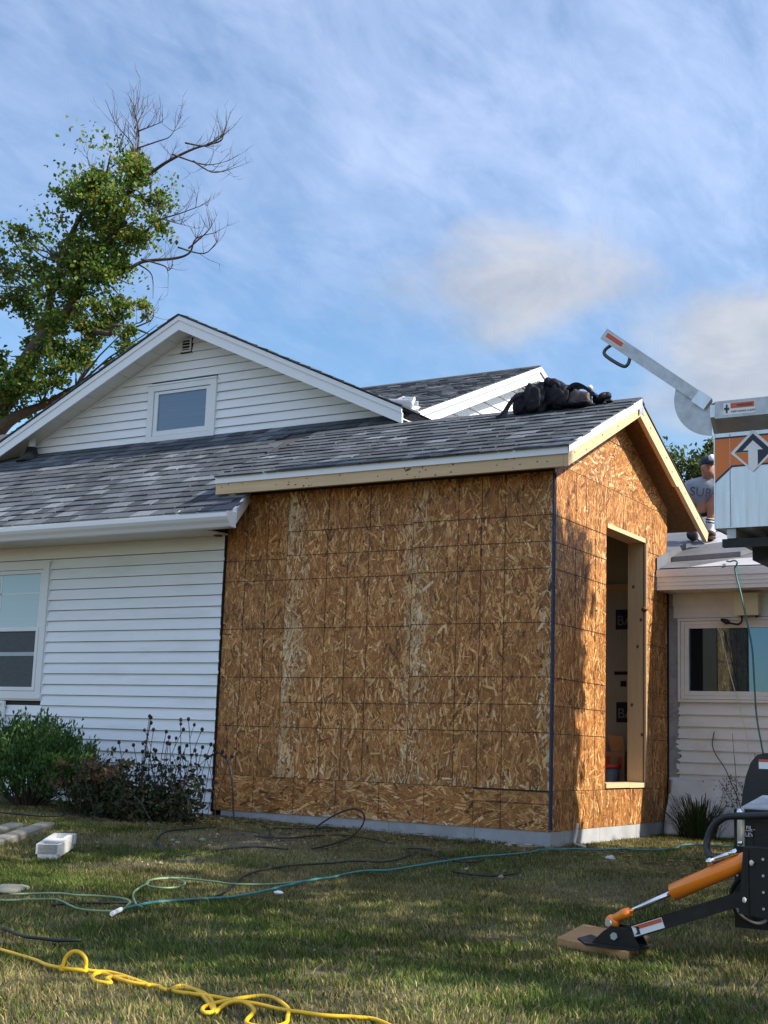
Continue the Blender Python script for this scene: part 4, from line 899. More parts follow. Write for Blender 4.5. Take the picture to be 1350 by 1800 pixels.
    r = MB(); r.tube([(2.02, -0.62, 1.985), (2.02, -0.45, 1.985)], 0.055, 14); r.build('roller', M['rubber'], lift)
    # raised gate at the left end, seen edge-on
    a, c = Vector((1.853, 0, 2.742)), Vector((1.214, 0, 3.245)); d = (c-a).normalized(); nn = Vector((d.z, 0, -d.x))
    if nn.z > 0: nn = -nn                                  # nn points to the underside
    def G(t, k, y): p = a+d*t+nn*k; return (p.x, y, p.z)
    Lg = (c-a).length
    g = MB(); g.prism([G(0.03, -.004, Y0-.02), G(Lg, -.004, Y0-.02), G(Lg, .066, Y0-.02), G(.03, .060, Y0-.02)], (0, .045, 0)); gate = g.build('gate', M['galv'], lift, label='raised galvanised tailgate with handle and quarter round side plate')
    g = MB(); g.prism([G(0.03, -.004, Y1-.045), G(Lg, -.004, Y1-.045), G(Lg, .066, Y1-.045), G(.03, .060, Y1-.045)], (0, .045, 0)); g.build('gate_side_rail', M['galv'], gate)
    g = MB(); g.prism([G(0.10, .012, Y0+.026), G(Lg-.01, .012, Y0+.026), G(Lg-.01, .026, Y0+.026), G(.10, .026, Y0+.026)], (0, Y1-Y0-.072, 0)); g.build('gate_panel', M['galv'], gate)
    g = MB(); g.prism([G(.02, -.008, Y0-.028), G(.11, -.008, Y0-.028), G(.11, .07, Y0-.028), G(.02, .07, Y0-.028)], (0, .0075, 0)); g.build('hinge_plate', M['bare_alum'], gate)
    g = MB(); g.tube([(1.86, Y0-.03, 2.715), (1.86, Y1, 2.715)], 0.018, 10); g.build('hinge_pin', M['dark_steel'], gate)
    # quarter-round side plate
    cx, cz, rr = 1.838, 2.775, 0.222
    A = [math.pi*(1.0-0.02)+(math.pi/2+.04)*i/22 for i in range(23)]
    pts = [(cx, cz-.02)]+[(cx+rr*math.cos(t), cz+rr*math.sin(t)) for t in A]
    pts = [pts[0], (1.632, 2.885)]+pts[1:]
    g = MB(); g.prism([(x, Y0-.003, z) for x, z in pts], (0, .005, 0)); g.build('side_plate', M['galv'], gate)
    g = MB(); g.tube(catmull([G(Lg-.075, .06, Y0), G(Lg-.06, .105, Y0), G(Lg-.085, .13, Y0), G(Lg-.21, .125, Y0), G(Lg-.235, .10, Y0), G(Lg-.22, .058, Y0)], 5), 0.0105, 8); g.build('handle', M['dark_steel'], gate)
    g = MB(); g.prism([G(Lg-.015, .008, Y0-.0215), G(Lg-.15, .008, Y0-.0215), G(Lg-.15, .045, Y0-.0215), G(Lg-.015, .045, Y0-.0215)], (0, .001, 0)); g.build('gate_label', M['white_decal'], gate)
    g = MB(); g.prism([G(Lg-.02, .012, Y0-.023), G(Lg-.145, .012, Y0-.023), G(Lg-.145, .04, Y0-.023), G(Lg-.02, .04, Y0-.023)], (0, .001, 0)); g.build('label_band', M['red_decal'], gate)
    # trailer frame, lift arms, wheel (mostly right of the picture)
    r = MB(); r.box(2.72, 2.82, -3.5, 0.9, 0.42, 0.55); r.box(3.9, 4.0, -5.0, 0.9, 0.42, 0.55); r.box(2.83, 3.89, -3.5, -3.4, 0.42, 0.55); r.box(2.83, 3.89, 0.4, 0.5, 0.42, 0.55); r.build('trailer_frame', M['black_satin'], lift)
    for y in (-1.75, -0.45):
        r = MB(); r.bar((3.0, 0.3 if y > -1 else -3.4, 0.58), (3.3, y, 1.95), 0.09, 0.09, (1, 0, 0)); r.build('lift_arm', M['orange'], lift)
    for x in (2.86, 3.75):
        r = MB(); r.tube([(x-.1, -2.2, 0.33), (x-.08, -2.2, 0.33), (x+.08, -2.2, 0.33), (x+.1, -2.2, 0.33)], [0.25, 0.32, 0.32, 0.25], 24); r.build('wheel', M['rubber'], lift)
    # rounded black engine hood and its decal
    P = [(2.275, 0.63), (2.283, 0.72), (2.300, 0.80), (2.322, 0.86), (2.350, 0.895), (2.385, 0.905), (3.0, 0.905), (3.0, 0.58), (2.272, 0.58)]
    P = [(x-.005, z-.09) for x, z in P]
    h = MB(); n = len(P)
    h.prism([(x, -3.02, z) for x, z in P], (0, .5, 0)); hd = h.build('engine_hood', M['black_paint'], lift)
    h = MB(); h.box(2.355, 2.405, -3.0225, -3.0205, 0.745, 0.775); h.build('hood_label', M['white_decal'], hd)
    h = MB(); h.box(2.355, 2.405, -3.0225, -3.0205, 0.7755, 0.787); h.build('hood_label', M['red_decal'], hd)
    # hydraulic tank with sight gauge
    t = MB(); t.box(2.447, 3.2, -3.72, -3.12, 0.13, 0.588); tk = t.build('hydraulic_tank', M['black_satin'], lift)
    t = MB(); t.prism([(2.470, -3.70, 0.590), (3.1, -3.70, 0.590), (3.1, -3.45, 0.635), (2.49, -3.45, 0.635)], (0, 0, 0.006)); t.build('tank_lid', M['galv'], tk)
    t = MB(); t.tube([(2.478, -3.742, 0.452), (2.478, -3.742, 0.585)], 0.009, 10); t.build('sight_glass', M['pvc'], tk)
    t = MB(); t.box(2.464, 2.492, -3.735, -3.7205, 0.445, 0.592); t.build('gauge_frame', M['galv'], tk)
    t = MB(); t.blob((2.478, -3.745, 0.578), (.013, .010, .013), 10, 8); t.blob((2.478, -3.745, 0.458), (.011, .010, .011), 10, 8); t.build('gauge_bolts', M['chrome'], tk, kind='stuff')
    text3('FILL', (2.496, -3.7235, 0.511), 0.021, (math.pi/2, 0, 0), M['white_decal'], tk, 0.0006); text3('LEV', (2.493, -3.7235, 0.484), 0.021, (math.pi/2, 0, 0), M['white_decal'], tk, 0.0006)
    t = MB(); t.box(2.493, 2.522, -3.7235, -3.7215, 0.5055, 0.5075); t.build('level_mark', M['white_decal'], tk)
    t = MB()
    for x, z in ((2.46, .20), (2.53, .15), (2.46, .33), (2.60, .575), (2.53, .575), (2.47, .575)): t.tube([(x, -3.7285, z), (x, -3.7205, z)], .005, 6)
    for z in (.24, .30, .36, .42): t.tube([(2.64, -4.006, z), (2.64, -4.0005, z)], .0055, 6)
    t.build('bolt_heads', M['galv'], tk, kind='stuff')
    t = MB(); t.box(2.58, 2.585, -4.006, -4.0005, .205, .45); t.box(2.448, 3.2, -3.7255, -3.7205, .545, .551); t.box(2.5225, 2.526, -3.7245, -3.7205, .14, .545); t.build('weld_lines', M['black_satin'], tk, kind='stuff')
    t = MB(); t.tube([(2.44, -3.08, .64), (2.44, -3.04, .64)], .034, 16); t.tube([(2.44, -3.10, .64), (2.44, -3.08, .64)], .020, 12); t.build('hood_knob', M['rubber'], hd)
    t = MB(); t.tube(catmull([(2.62, -3.75, .20), (2.56, -3.80, .16), (2.50, -3.86, .20), (2.49, -3.90, .28), (2.53, -3.93, .34)], 6), .010, 8); t.build('hydraulic_hose', M['rubber'], lift)
    # upright leg bracket, hose
    t = MB(); t.prism([(2.565, -4.0, 0.46), (2.70, -4.0, 0.46), (2.70, -4.0, 0.20), (2.545, -4.0, 0.215)], (0, .10, 0)); br = t.build('outrigger_bracket', M['black_satin'], lift)
    for x, z in ((2.600, 0.405), (2.572, 0.268)):
        t = MB(); t.tube([(x, -4.016, z), (x, -3.99, z)], 0.006, 8); t.blob((x, -4.018, z), (.008, .005, .011), 8, 6); t.build('pivot_pin', M['pvc'], br)
    t = MB(); t.tube(catmull([(2.62, -3.80, 0.575), (2.52, -3.80, 0.566), (2.43, -3.79, 0.556), (2.375, -3.78, 0.51), (2.36, -3.80, 0.440), (2.41, -3.90, 0.40)], 6), 0.014, 10); t.build('hydraulic_hose', M['rubber'], lift)
    # outrigger: cylinder, rod, beam, foot
    y = -3.95
    ca, cb = Vector((2.272, y, 0.2655)), Vector((2.562, y, 0.408)); dd = (cb-ca).normalized()
    t = MB(); t.tube([ca-dd*.004, ca, cb, cb+dd*.006], [0.027, 0.0335, 0.0335, 0.030], 28); cyl = t.build('hydraulic_cylinder', M['orange'], lift, label='bright orange hydraulic outrigger cylinder')
    t = MB(); t.tube([(2.06, y, 0.160), ca+dd*.01], 0.0105, 16); t.build('steel_rod', M['chrome'], cyl)
    t = MB(); t.tube([(2.098, y, 0.178), (2.07, y, 0.166), (2.05, y, 0.155), (2.02, y, 0.135)], [0.017, 0.020, 0.017, 0.020], 18); t.blob((2.022, y, 0.130), (.029, .024, .030), 18, 12); t.build('clevis', M['orange'], cyl)
    t = MB(); t.tube([(2.020, y-.040, 0.130), (2.020, y-.026, 0.130)], 0.014, 6); t.build('clevis_bolt', M['galv'], cyl)
    t = MB(); t.tube([(2.43, y-.02, 0.398), (2.53, y-.01, 0.440)], 0.010, 12); t.tube([(2.415, y-.02, 0.390), (2.435, y-.02, 0.399)], 0.014, 6); t.tube([(2.50, y-.012, 0.426), (2.53, y-.01, 0.440)], 0.013, 6); t.build('hose_fitting', M['chrome'], cyl)
    ba, bb = Vector((2.035, y, 0.074)), Vector((2.56, y, 0.272))
    t = MB(); t.bar(ba, bb, 0.075, 0.052); beam = t.build('outrigger_beam', M['black_satin'], lift)
    u = (bb-ba).normalized(); v = Vector((-u.z, 0, u.x))
    def B(s_, k, yy): p = ba+u*s_+v*k; return (p.x, yy, p.z)
    t = MB(); t.prism([B(.095, -.020, y-.0388), B(.225, -.020, y-.0388), B(.225, .020, y-.0388), B(.095, .020, y-.0388)], (0, .001, 0)); t.build('beam_label', M['white_decal'], beam)
    t = MB(); t.prism([B(.125, .003, y-.0402), B(.223, .003, y-.0402), B(.223, .018, y-.0402), B(.097, .018, y-.0402)], (0, .001, 0)); t.build('label_band', M['red_decal'], beam)
    t = MB(); t.prism([B(.100, -.014, y-.0402), B(.122, -.017, y-.0402), B(.124, .012, y-.0402), B(.112, .014, y-.0402), B(.112, -.006, y-.0402)], (0, .001, 0)); t.build('label_sign', M['navy'], beam)
    t = MB()
    for yy in (y-.050, y+.042): t.prism([(1.955, yy, 0.052), (2.155, yy, 0.052), (2.115, yy, 0.115), (2.04, yy, 0.122), (2.005, yy, 0.10)], (0, .010, 0))
    t.prism([(1.945, y-.085, 0.0415), (2.165, y-.085, 0.0415), (2.165, y+.085, 0.0415), (1.945, y+.085, 0.0415)], (0, 0, 0.010)); t.prism([(1.905, y-.07, 0.058), (1.945, y-.085, 0.0415), (1.945, y+.085, 0.0415), (1.905, y+.07, 0.058)], (0, 0, 0.008)); foot = t.build('foot_plate', M['black_satin'], lift)
    t = MB(); t.tube([(2.052, y-.062, 0.085), (2.052, y-.051, 0.085)], 0.015, 6); t.build('foot_bolt', M['galv'], foot)
build_lift()
pad = MB()
def build_pad():
    c = Vector((1.885, -3.72, 0.018)); a = math.radians(10); ux = Vector((math.cos(-.38), math.sin(-.38), 0)); uy = Vector((-ux.y, ux.x, 0))
    P = [c+ux*x*0.175+uy*y_*0.245 for x, y_ in ((-1, -1), (1, -1), (1, 1), (-1, 1))]
    P = [Vector((1.755, -3.88, 0)), Vector((2.13, -4.055, 0)), Vector((2.035, -3.56, 0)), Vector((1.668, -3.395, 0))]
    pad.prism([(p.x, p.y, 0.002) for p in P], (0, 0, 0.038)); o = pad.build('wood_pad', M['pad_wood']); tag(o, 'worn plywood pad under the outrigger foot on the lawn', 'wood pad')
    o.modifiers.new('edge', 'BEVEL').width = 0.005
build_pad()

# ---------------------------------------------------------------- worker crouching behind the bin
def skin_mesh(name, verts, edges, radii, m_, parent, sub=2):
    V = np.array(verts, float); c = V.mean(0)
    me = bpy.data.meshes.new(name); me.from_pydata([tuple(p) for p in V-c], edges, []); me.materials.append(m_)
    o = bpy.data.objects.new(name, me); place(o, c, parent)
    o.modifiers.new('skin', 'SKIN').use_smooth_shade = True
    for i, r in enumerate(radii):
        sv = me.skin_vertices[0].data[i]; sv.radius = (r, r) if not isinstance(r, tuple) else r
    me.skin_vertices[0].data[0].use_root = True
    s = o.modifiers.new('sub', 'SUBSURF'); s.levels = sub; s.render_levels = sub
    return o
def build_person():
    X, Y, Z = 0.045, 3.62, 2.875
    per = thing('person', 'crouching worker in navy cap, grey tee and white socks half hidden behind the raised bin', 'person', (X, Y, Z))
    # pelvis, chest, neck, head, near leg (knee up), far leg, arms
    V = [(-0.02, Y+.12, 3.16), (-0.03, Y+.07, 3.30), (-0.015, Y+.02, 3.41), (0.025, Y-.02, 3.475), (0.055, Y-.05, 3.525), (0.066, Y-.065, 3.61),
         (0.10, Y-.02, 3.21), (0.125, Y-.05, 3.31), (0.085, Y-.03, 3.14), (0.055, Y, 2.955), (0.075, Y-.06, 2.915),
         (-0.11, Y+.05, 3.18), (-0.20, Y-.05, 3.28), (-0.17, Y+.02, 3.08), (-0.13, Y+.05, 2.955),
         (-0.155, Y+.0, 3.415), (-0.215, Y-.02, 3.27), (-0.13, Y-.12, 3.16),
         (0.155, Y, 3.40), (0.22, Y-.08, 3.24), (0.28, Y-.15, 3.14)]
    E = [(0, 1), (1, 2), (2, 3), (3, 4), (4, 5), (0, 6), (6, 7), (7, 8), (8, 9), (9, 10), (0, 11), (11, 12), (12, 13), (13, 14), (2, 15), (15, 16), (16, 17), (2, 18), (18, 19), (19, 20)]
    r = [.10, .105, .11, .052, .062, .075, .075, .062, .055, .04, .035, .075, .062, .055, .04, .058, .043, .033, .058, .043, .033]
    body = skin_mesh('body', V, E, r, M['skin'], per)
    k = 1.0
    skin_mesh('shirt', [(-0.02, Y+.115, 3.19), (-0.03, Y+.07, 3.30), (-0.015, Y+.02, 3.41), (0.02, Y-.015, 3.462), (-0.155, Y, 3.415), (-0.193, Y-.012, 3.335), (0.155, Y, 3.40), (0.195, Y-.04, 3.315)], [(0, 1), (1, 2), (2, 3), (2, 4), (4, 5), (2, 6), (6, 7)], [.118, .122, .126, .072, .075, .062, .075, .062], M['tee'], body)
    skin_mesh('shorts', [(-0.02, Y+.12, 3.15), (-0.02, Y+.11, 3.21), (0.035, Y+.05, 3.20), (0.06, Y+.02, 3.21), (-0.11, Y+.05, 3.18), (-0.185, Y-.035, 3.26)], [(0, 1), (0, 2), (2, 3), (0, 4), (4, 5)], [.118, .115, .090, .082, .090, .080], M['shorts'], body)
    b = MB(); b.tube([(0.0765, Y-.022, 3.085), (0.066, Y-.012, 3.02), (0.056, Y, 2.955), (0.058, Y-.008, 2.925)], [0.056, 0.05, 0.045, 0.048], 14); sk = b.build('sock', M['sock'], body)
    b = MB(); b.tube([(0.0755, Y-.021, 3.079), (0.0735, Y-.019, 3.066)], 0.0565, 14); b.tube([(0.0715, Y-.017, 3.053), (0.0695, Y-.015, 3.042)], 0.0540, 14); b.build('sock_stripe', M['shorts'], body)
    b = MB(); b.blob((0.068, Y-.055, 2.915), (.055, .125, .042), 18, 10, wob=.02, rot=0.5); b.build('shoe', M['shoe'], body)
    b = MB(); b.blob((0.068, Y-.055, 2.882), (.056, .128, .016), 18, 8, rot=0.5); b.build('shoe_sole', M['sole'], body)
    b = MB(); b.blob((-0.13, Y+.02, 2.93), (.05, .12, .05), 16, 8); b.build('shoe', M['shoe'], body)
    # face: nose, brow, ear
    hx, hy, hz = 0.066, Y-.065, 3.578
    b = MB(); b.blob((hx, hy, hz), (.074, .088, .108), 20, 14); b.blob((hx+.035, hy-.085, hz-.005), (.012, .018, .02), 10, 8); b.blob((hx+.055, hy-.05, hz-.075), (.032, .03, .03), 10, 8); b.blob((hx-.052, hy-.055, hz-.012), (.010, .018, .026), 10, 8); b.build('head', M['skin'], body)
    b = MB(); b.blob((hx, hy+.005, hz+.058), (.086, .10, .078), 20, 12); cp = b.build('cap', M['cap'], body)
    b = MB(); b.blob((hx+.055, hy-.105, hz+.035), (.062, .075, .009), 16, 6, rot=.6); b.build('cap_brim', M['cap'], body)
    b = MB(); b.blob((hx+.050, hy-.065, hz+.085), (.036, .034, .040), 12, 8); b.build('cap_panel', M['sock'], body)
    b = MB(); b.blob((hx-.012, hy-.078, hz+.012), (.008, .006, .004), 8, 6); b.blob((hx+.05, hy-.083, hz+.012), (.008, .006, .004), 8, 6); b.build('eyes', M['cap'], body)
    # gloved/closed hand on the knee: palm and five fingers
    b = MB(); c = Vector((-0.13, Y-.13, 3.15)); b.blob(c, (.036, .022, .042), 12, 8)
    for i in range(4): b.tube([c+Vector((-.027+.018*i, -.01, -.03)), c+Vector((-.028+.019*i, -.03, -.065+.004*abs(i-1))), c+Vector((-.026+.018*i, -.018, -.10+.006*abs(i-1)))], [.0095, .009, .007], 8)
    b.tube([c+Vector((.03, -.005, .0)), c+Vector((.055, -.02, -.025)), c+Vector((.056, -.03, -.055))], [.011, .010, .008], 8); b.build('hand', M['skin'], body)
    text3('SUR', (-0.105, Y-.158, 3.305), 0.125, (math.radians(86), math.radians(7), math.radians(14)), M['cap'], body, 0.003)
build_person()

# ---------------------------------------------------------------- vegetation
def leaves(name, pts, size, cols, mat_, parent=None, kind='stuff', up=0.3, aspect=0.55, droop=0.0, dirs=None):
    """one folded leaf (two triangles each side of the midrib) at every point"""
    n = len(pts); d = RNG.normal(size=(n, 3)) if dirs is None else dirs+RNG.normal(size=(n, 3))*0.35
    d[:, 2] += up-droop; d /= np.linalg.norm(d, axis=1)[:, None]
    r = RNG.normal(size=(n, 3)); s = np.cross(d, r); s /= np.linalg.norm(s, axis=1)[:, None]; nn = np.cross(s, d)
    L = size*RNG.uniform(0.65, 1.25, (n, 1)); W = L*aspect/2
    V = np.empty((n, 4, 3)); V[:, 0] = pts; V[:, 1] = pts+d*L*.5+s*W+nn*W*.35; V[:, 2] = pts+d*L-nn*L*.08; V[:, 3] = pts+d*L*.5-s*W+nn*W*.35
    F = (np.arange(n)[:, None, None]*4+np.array([[0, 1, 2], [0, 2, 3]])[None]).reshape(-1, 3)
    return np_mesh(name, V.reshape(-1, 3), F, np.repeat(cols, 4, 0), mat_, parent, kind)
def palette(n, pal, wts, jit=0.2):
    p = np.array(pal); c = p[RNG.choice(len(p), n, p=np.array(wts)/sum(wts))]
    return c*RNG.uniform(1-jit, 1+jit, (n, 1))

BR = {'A': [(-23.4, -0.1), (-22.6, 3.5), (-21.9, 6.2), (-21.0, 7.8), (-20.3, 8.56), (-19.96, 8.94), (-19.45, 9.45), (-19.01, 9.95), (-18.7, 10.4), (-18.2, 10.78), (-17.7, 11.45), (-17.45, 11.97), (-17.01, 12.36), (-16.62, 13.23), (-16.45, 13.61), (-16.5, 14.14), (-16.56, 14.81), (-16.64, 15.4)],
 'B': [(-19.01, 9.95), (-19.0, 11.08), (-18.58, 11.78), (-18.27, 12.34), (-17.82, 13.36), (-17.49, 13.72), (-17.18, 14.23)],
 'L': [(-21.9, 6.2), (-21.1, 7.3), (-20.35, 7.80), (-19.87, 8.09), (-19.45, 8.33), (-18.91, 8.46), (-17.85, 8.71)],
 'R1': [(-16.59, 13.45), (-16.21, 13.75), (-15.65, 13.92), (-15.0, 14.15), (-14.46, 14.27), (-14.31, 14.37)], 'R1a': [(-15.43, 13.97), (-14.8, 13.7), (-14.36, 13.56), (-14.04, 13.63)], 'R1b': [(-14.8, 13.68), (-14.4, 13.41), (-13.91, 13.34)], 'R1c': [(-15.0, 14.13), (-14.44, 13.97), (-14.06, 14.0)], 'R1d': [(-14.39, 13.98), (-14.13, 14.15), (-13.92, 14.24)],
 'T1': [(-16.5, 14.14), (-16.68, 14.51), (-17.01, 14.96), (-17.21, 15.53)], 'T2': [(-16.56, 14.81), (-16.44, 15.17)], 'T3': [(-16.55, 14.77), (-15.96, 14.97)], 'T4': [(-16.49, 14.33), (-16.04, 14.47), (-15.58, 14.46), (-15.41, 14.75)],
 'R2': [(-17.62, 11.21), (-17.16, 11.37), (-16.64, 11.42), (-16.25, 11.59), (-15.47, 11.6), (-15.03, 11.66), (-14.72, 11.88), (-14.19, 11.96)], 'R2a': [(-15.03, 11.64), (-14.36, 11.42), (-13.85, 11.59)], 'R2b': [(-16.08, 11.52), (-15.44, 11.28), (-15.09, 11.04), (-14.77, 11.06)], 'R2c': [(-16.12, 11.39), (-15.76, 11.1), (-15.48, 10.43)], 'R2d': [(-14.69, 11.54), (-14.28, 11.8), (-13.91, 11.83)],
 'R3': [(-17.99, 10.15), (-17.14, 9.94), (-16.85, 9.86), (-16.69, 10.0), (-16.22, 9.91), (-15.82, 9.75)], 'R3a': [(-16.28, 9.96), (-16.35, 10.11), (-16.13, 10.12), (-15.82, 10.44)], 'R3b': [(-16.11, 9.9), (-15.67, 10.02), (-15.4, 10.11)],
 'M1': [(-17.01, 12.36), (-16.42, 12.26), (-15.87, 12.49), (-15.32, 12.61), (-14.79, 12.79)], 'M2': [(-17.49, 13.72), (-18.08, 14.18), (-18.2, 14.49)], 'M3': [(-17.75, 13.87), (-18.16, 13.76)], 'M4': [(-15.88, 12.53), (-14.96, 12.19)],
 'K1': [(-19.11, 11.48), (-19.52, 11.78), (-19.97, 12.44), (-20.14, 12.81)], 'K2': [(-19.0, 11.08), (-20.0, 11.52), (-20.56, 11.9)], 'K3': [(-18.59, 11.87), (-19.43, 12.2), (-20.07, 12.75)]}
RB = {'A': (0.46, 0.02), 'B': (0.11, 0.015), 'L': (0.24, 0.05), 'R1': (0.055, 0.008), 'R2': (0.065, 0.007), 'R3': (0.075, 0.02), 'K1': (0.04, 0.01), 'K2': (0.035, 0.01), 'K3': (0.035, 0.01), 'M1': (0.04, 0.006)}
FO = [(-16.83, 14.26, 0.35, 0.35), (-16.67, 13.8, 0.53, 0.41), (-16.81, 13.36, 0.76, 0.47), (-16.07, 13.54, 0.29, 0.35), (-16.03, 13.02, 0.47, 0.29), (-17.31, 13.07, 0.88, 0.47), (-18.18, 13.28, 0.47, 0.29), (-16.47, 12.73, 0.76, 0.35), (-15.64, 12.35, 0.35, 0.23), (-16.9, 12.44, 0.88, 0.35), (-17.76, 12.78, 0.65, 0.35), (-16.4, 12.03, 0.41, 0.29), (-18.85, 12.63, 0.35, 0.41), (-19.48, 12.6, 0.41, 0.23), (-19.25, 12.22, 0.47, 0.35), (-18.67, 12.08, 0.47, 0.35), (-17.76, 12.12, 0.65, 0.41), (-17.03, 11.85, 0.59, 0.35), (-16.7, 11.48, 0.35, 0.23), (-17.96, 11.63, 0.53, 0.35), (-19.13, 11.72, 0.41, 0.35), (-20.37, 11.97, 0.35, 0.47), (-20.24, 11.36, 0.41, 0.41), (-18.52, 11.2, 0.53, 0.41), (-17.84, 11.1, 0.47, 0.35), (-16.79, 11.17, 0.41, 0.23), (-16.52, 10.67, 0.23, 0.18), (-17.1, 10.71, 0.59, 0.29), (-16.84, 10.4, 0.41, 0.23), (-19.8, 10.87, 0.7, 0.35), (-18.91, 10.84, 0.59, 0.35), (-17.91, 10.55, 0.65, 0.35), (-17.41, 10.25, 0.35, 0.29), (-19.5, 10.49, 0.47, 0.29), (-18.42, 10.2, 0.59, 0.35), (-17.74, 9.98, 0.53, 0.35), (-19.91, 10.17, 0.35, 0.29), (-18.55, 9.66, 0.59, 0.35), (-17.75, 9.52, 0.65, 0.35), (-16.53, 9.5, 0.35, 0.29), (-16.09, 9.63, 0.23, 0.29), (-15.87, 9.69, 0.23, 0.18), (-16.8, 9.31, 0.29, 0.23), (-20.05, 9.71, 0.35, 0.29), (-18.81, 9.23, 0.59, 0.35), (-18.01, 9.14, 0.65, 0.35), (-17.43, 9.21, 0.35, 0.29), (-20.0, 9.28, 0.41, 0.35), (-19.26, 8.87, 0.7, 0.35), (-18.46, 8.78, 0.7, 0.35), (-17.86, 8.8, 0.35, 0.29), (-19.68, 8.63, 0.59, 0.35), (-18.79, 8.49, 0.59, 0.29), (-20.03, 8.39, 0.35, 0.23), (-20.4, 11.1, 0.29, 0.35)]
def twiglets(mb, path, n, rs, ln, r, depth=2, upb=0.35):
    for _ in range(n):
        i = rs.randrange(max(1, len(path)//3), len(path)); p = Vector(path[i]); t = (Vector(path[i])-Vector(path[i-1])).normalized()
        d = (t*0.8+Vector((rs.gauss(0, .55), rs.gauss(0, .55), rs.gauss(upb, .45)))).normalized(); l = ln*rs.uniform(.5, 1.2); q = [p]
        for k in range(4):
            d = (d+Vector((rs.gauss(0, .14), rs.gauss(0, .14), rs.gauss(.10, .14)))).normalized(); q.append(q[-1]+d*l/4)
        mb.tube(q, [r*(1-k/5) for k in range(5)], 4, cap=False)
        if depth > 1: twiglets(mb, q, 2, rs, ln*.5, r*.6, depth-1, upb)
def big_tree():
    Y = 13.0; t = thing('leaning_tree', 'tall leaning half dead tree with thin green crown and bare branches behind the house', 'tree', (-23.4, Y, 0)); rs = random.Random(11)
    tr = MB(); bare_ = MB()
    for k, pts in BR.items():
        off = 0.0 if k in 'A' else rs.uniform(-.5, .5)
        P = catmull([(x, Y+off*min(1, i/3)+0.12*math.sin(i*1.7+off), z) for i, (x, z) in enumerate(pts)], 5)
        r0, r1 = RB.get(k, (0.022, 0.005)); n = len(P); f = lambda u: r0+(r1-r0)*u if k != 'A' else 0.34*(1-u)**1.2*(0.8 if u > .4 else 1)+0.012
        (tr if k in ('A', 'B', 'L', 'R3', 'K1', 'K2', 'K3') else bare_).tube(P, [f(i/(n-1)) for i in range(n)], 9 if k in 'ABL' else 6)
        if k in ('R1', 'R1a', 'R1c', 'R1d', 'T1', 'T3', 'T4', 'R2', 'R2a', 'R2b', 'R2d', 'R3a', 'R3b', 'M1', 'M2', 'M3', 'M4', 'T2', 'R1b'):
            twiglets(bare_, P, 13 if k in ('R1', 'R2', 'M1') else 6, rs, 0.62, 0.0075)
    A = catmull([(x, Y, z) for x, z in BR['A'][12:]], 5); twiglets(bare_, A, 26, rs, 0.75, 0.009)
    for _ in range(16):                                   # thin dead shoots along the left flank of the top
        x, z = rs.choice([(-17.5, 13.7), (-17.8, 13.4), (-18.2, 13.2), (-17.2, 14.0), (-17.0, 14.3), (-16.0, 13.0), (-15.8, 12.6)]); twiglets(bare_, [(x-.1, Y, z-.2), (x, Y, z)], 2, rs, 0.8, 0.008)
    for x, z, rx, rz in FO:                                # inner branchlets reach every leaf clump
        b = min((Vector((p[0], Y, p[1])) for k in ('A', 'B', 'L') for p in BR[k]), key=lambda q: (q-Vector((x, Y, z))).length); c = Vector((x, Y+rs.uniform(-.5, .5), z)); mid = (b+c)/2+Vector((0, 0, .1))
        tr.tube([b, mid, c, c+(c-b)*.2], [.03, .02, .012, .006], 5, cap=False)
    tr.build('trunk', M['bark'], t); bare_.build('bare_branches', M['twig'], t, kind='stuff')
    P = []; C = []
    for x, z, rx, rz in FO:
        n = int(640*rx*rz/0.2*0.62)+40
        u = RNG.normal(size=(n, 3)); u /= np.linalg.norm(u, axis=1)[:, None]; u *= RNG.random((n, 1))**0.42
        c = np.array([x, Y+RNG.uniform(-.8, .8), z]); nb = max(5, int(12*rx/0.5))     # small sprays inside the clump
        sub = RNG.normal(size=(nb, 3))*0.5; k = RNG.integers(0, nb, n)
        q = c+np.array([rx, max(rx, .5), rz])*(0.42*u+0.72*sub[k])
        P.append(q); warm = np.clip(0.5+0.25*RNG.normal(), 0.1, 0.9)
        C.append(palette(n, [(0.075, 0.150, 0.022), (0.120, 0.200, 0.028), (0.20, 0.22, 0.034), (0.045, 0.105, 0.022), (0.28, 0.22, 0.042)], [4-2*warm, 4, 1+3*warm, 3-2*warm, 0.3+.8*warm]))
    for k, i0 in (('A', 9), ('B', 1), ('K1', 1), ('K2', 1), ('R2', 0)):
        q = catmull([(x, Y, z) for x, z in BR[k][i0:(15 if k == 'A' else 3 if k == 'R2' else None)]], 5)
        for p in q:
            n = 40; c = np.array(p)+RNG.normal(size=3)*np.array([.28, .5, .22]); P.append(c+RNG.normal(size=(n, 3))*np.array([.20, .3, .16])); C.append(palette(n, [(0.075, 0.150, 0.022), (0.120, 0.200, 0.028), (0.20, 0.22, 0.034), (0.045, 0.105, 0.022)], [3, 4, 2, 2]))
    P = np.concatenate(P); C = np.concatenate(C)
    leaves('crown', P, 0.115, C, M['leaf'], t, aspect=0.7, up=-0.1)
big_tree()

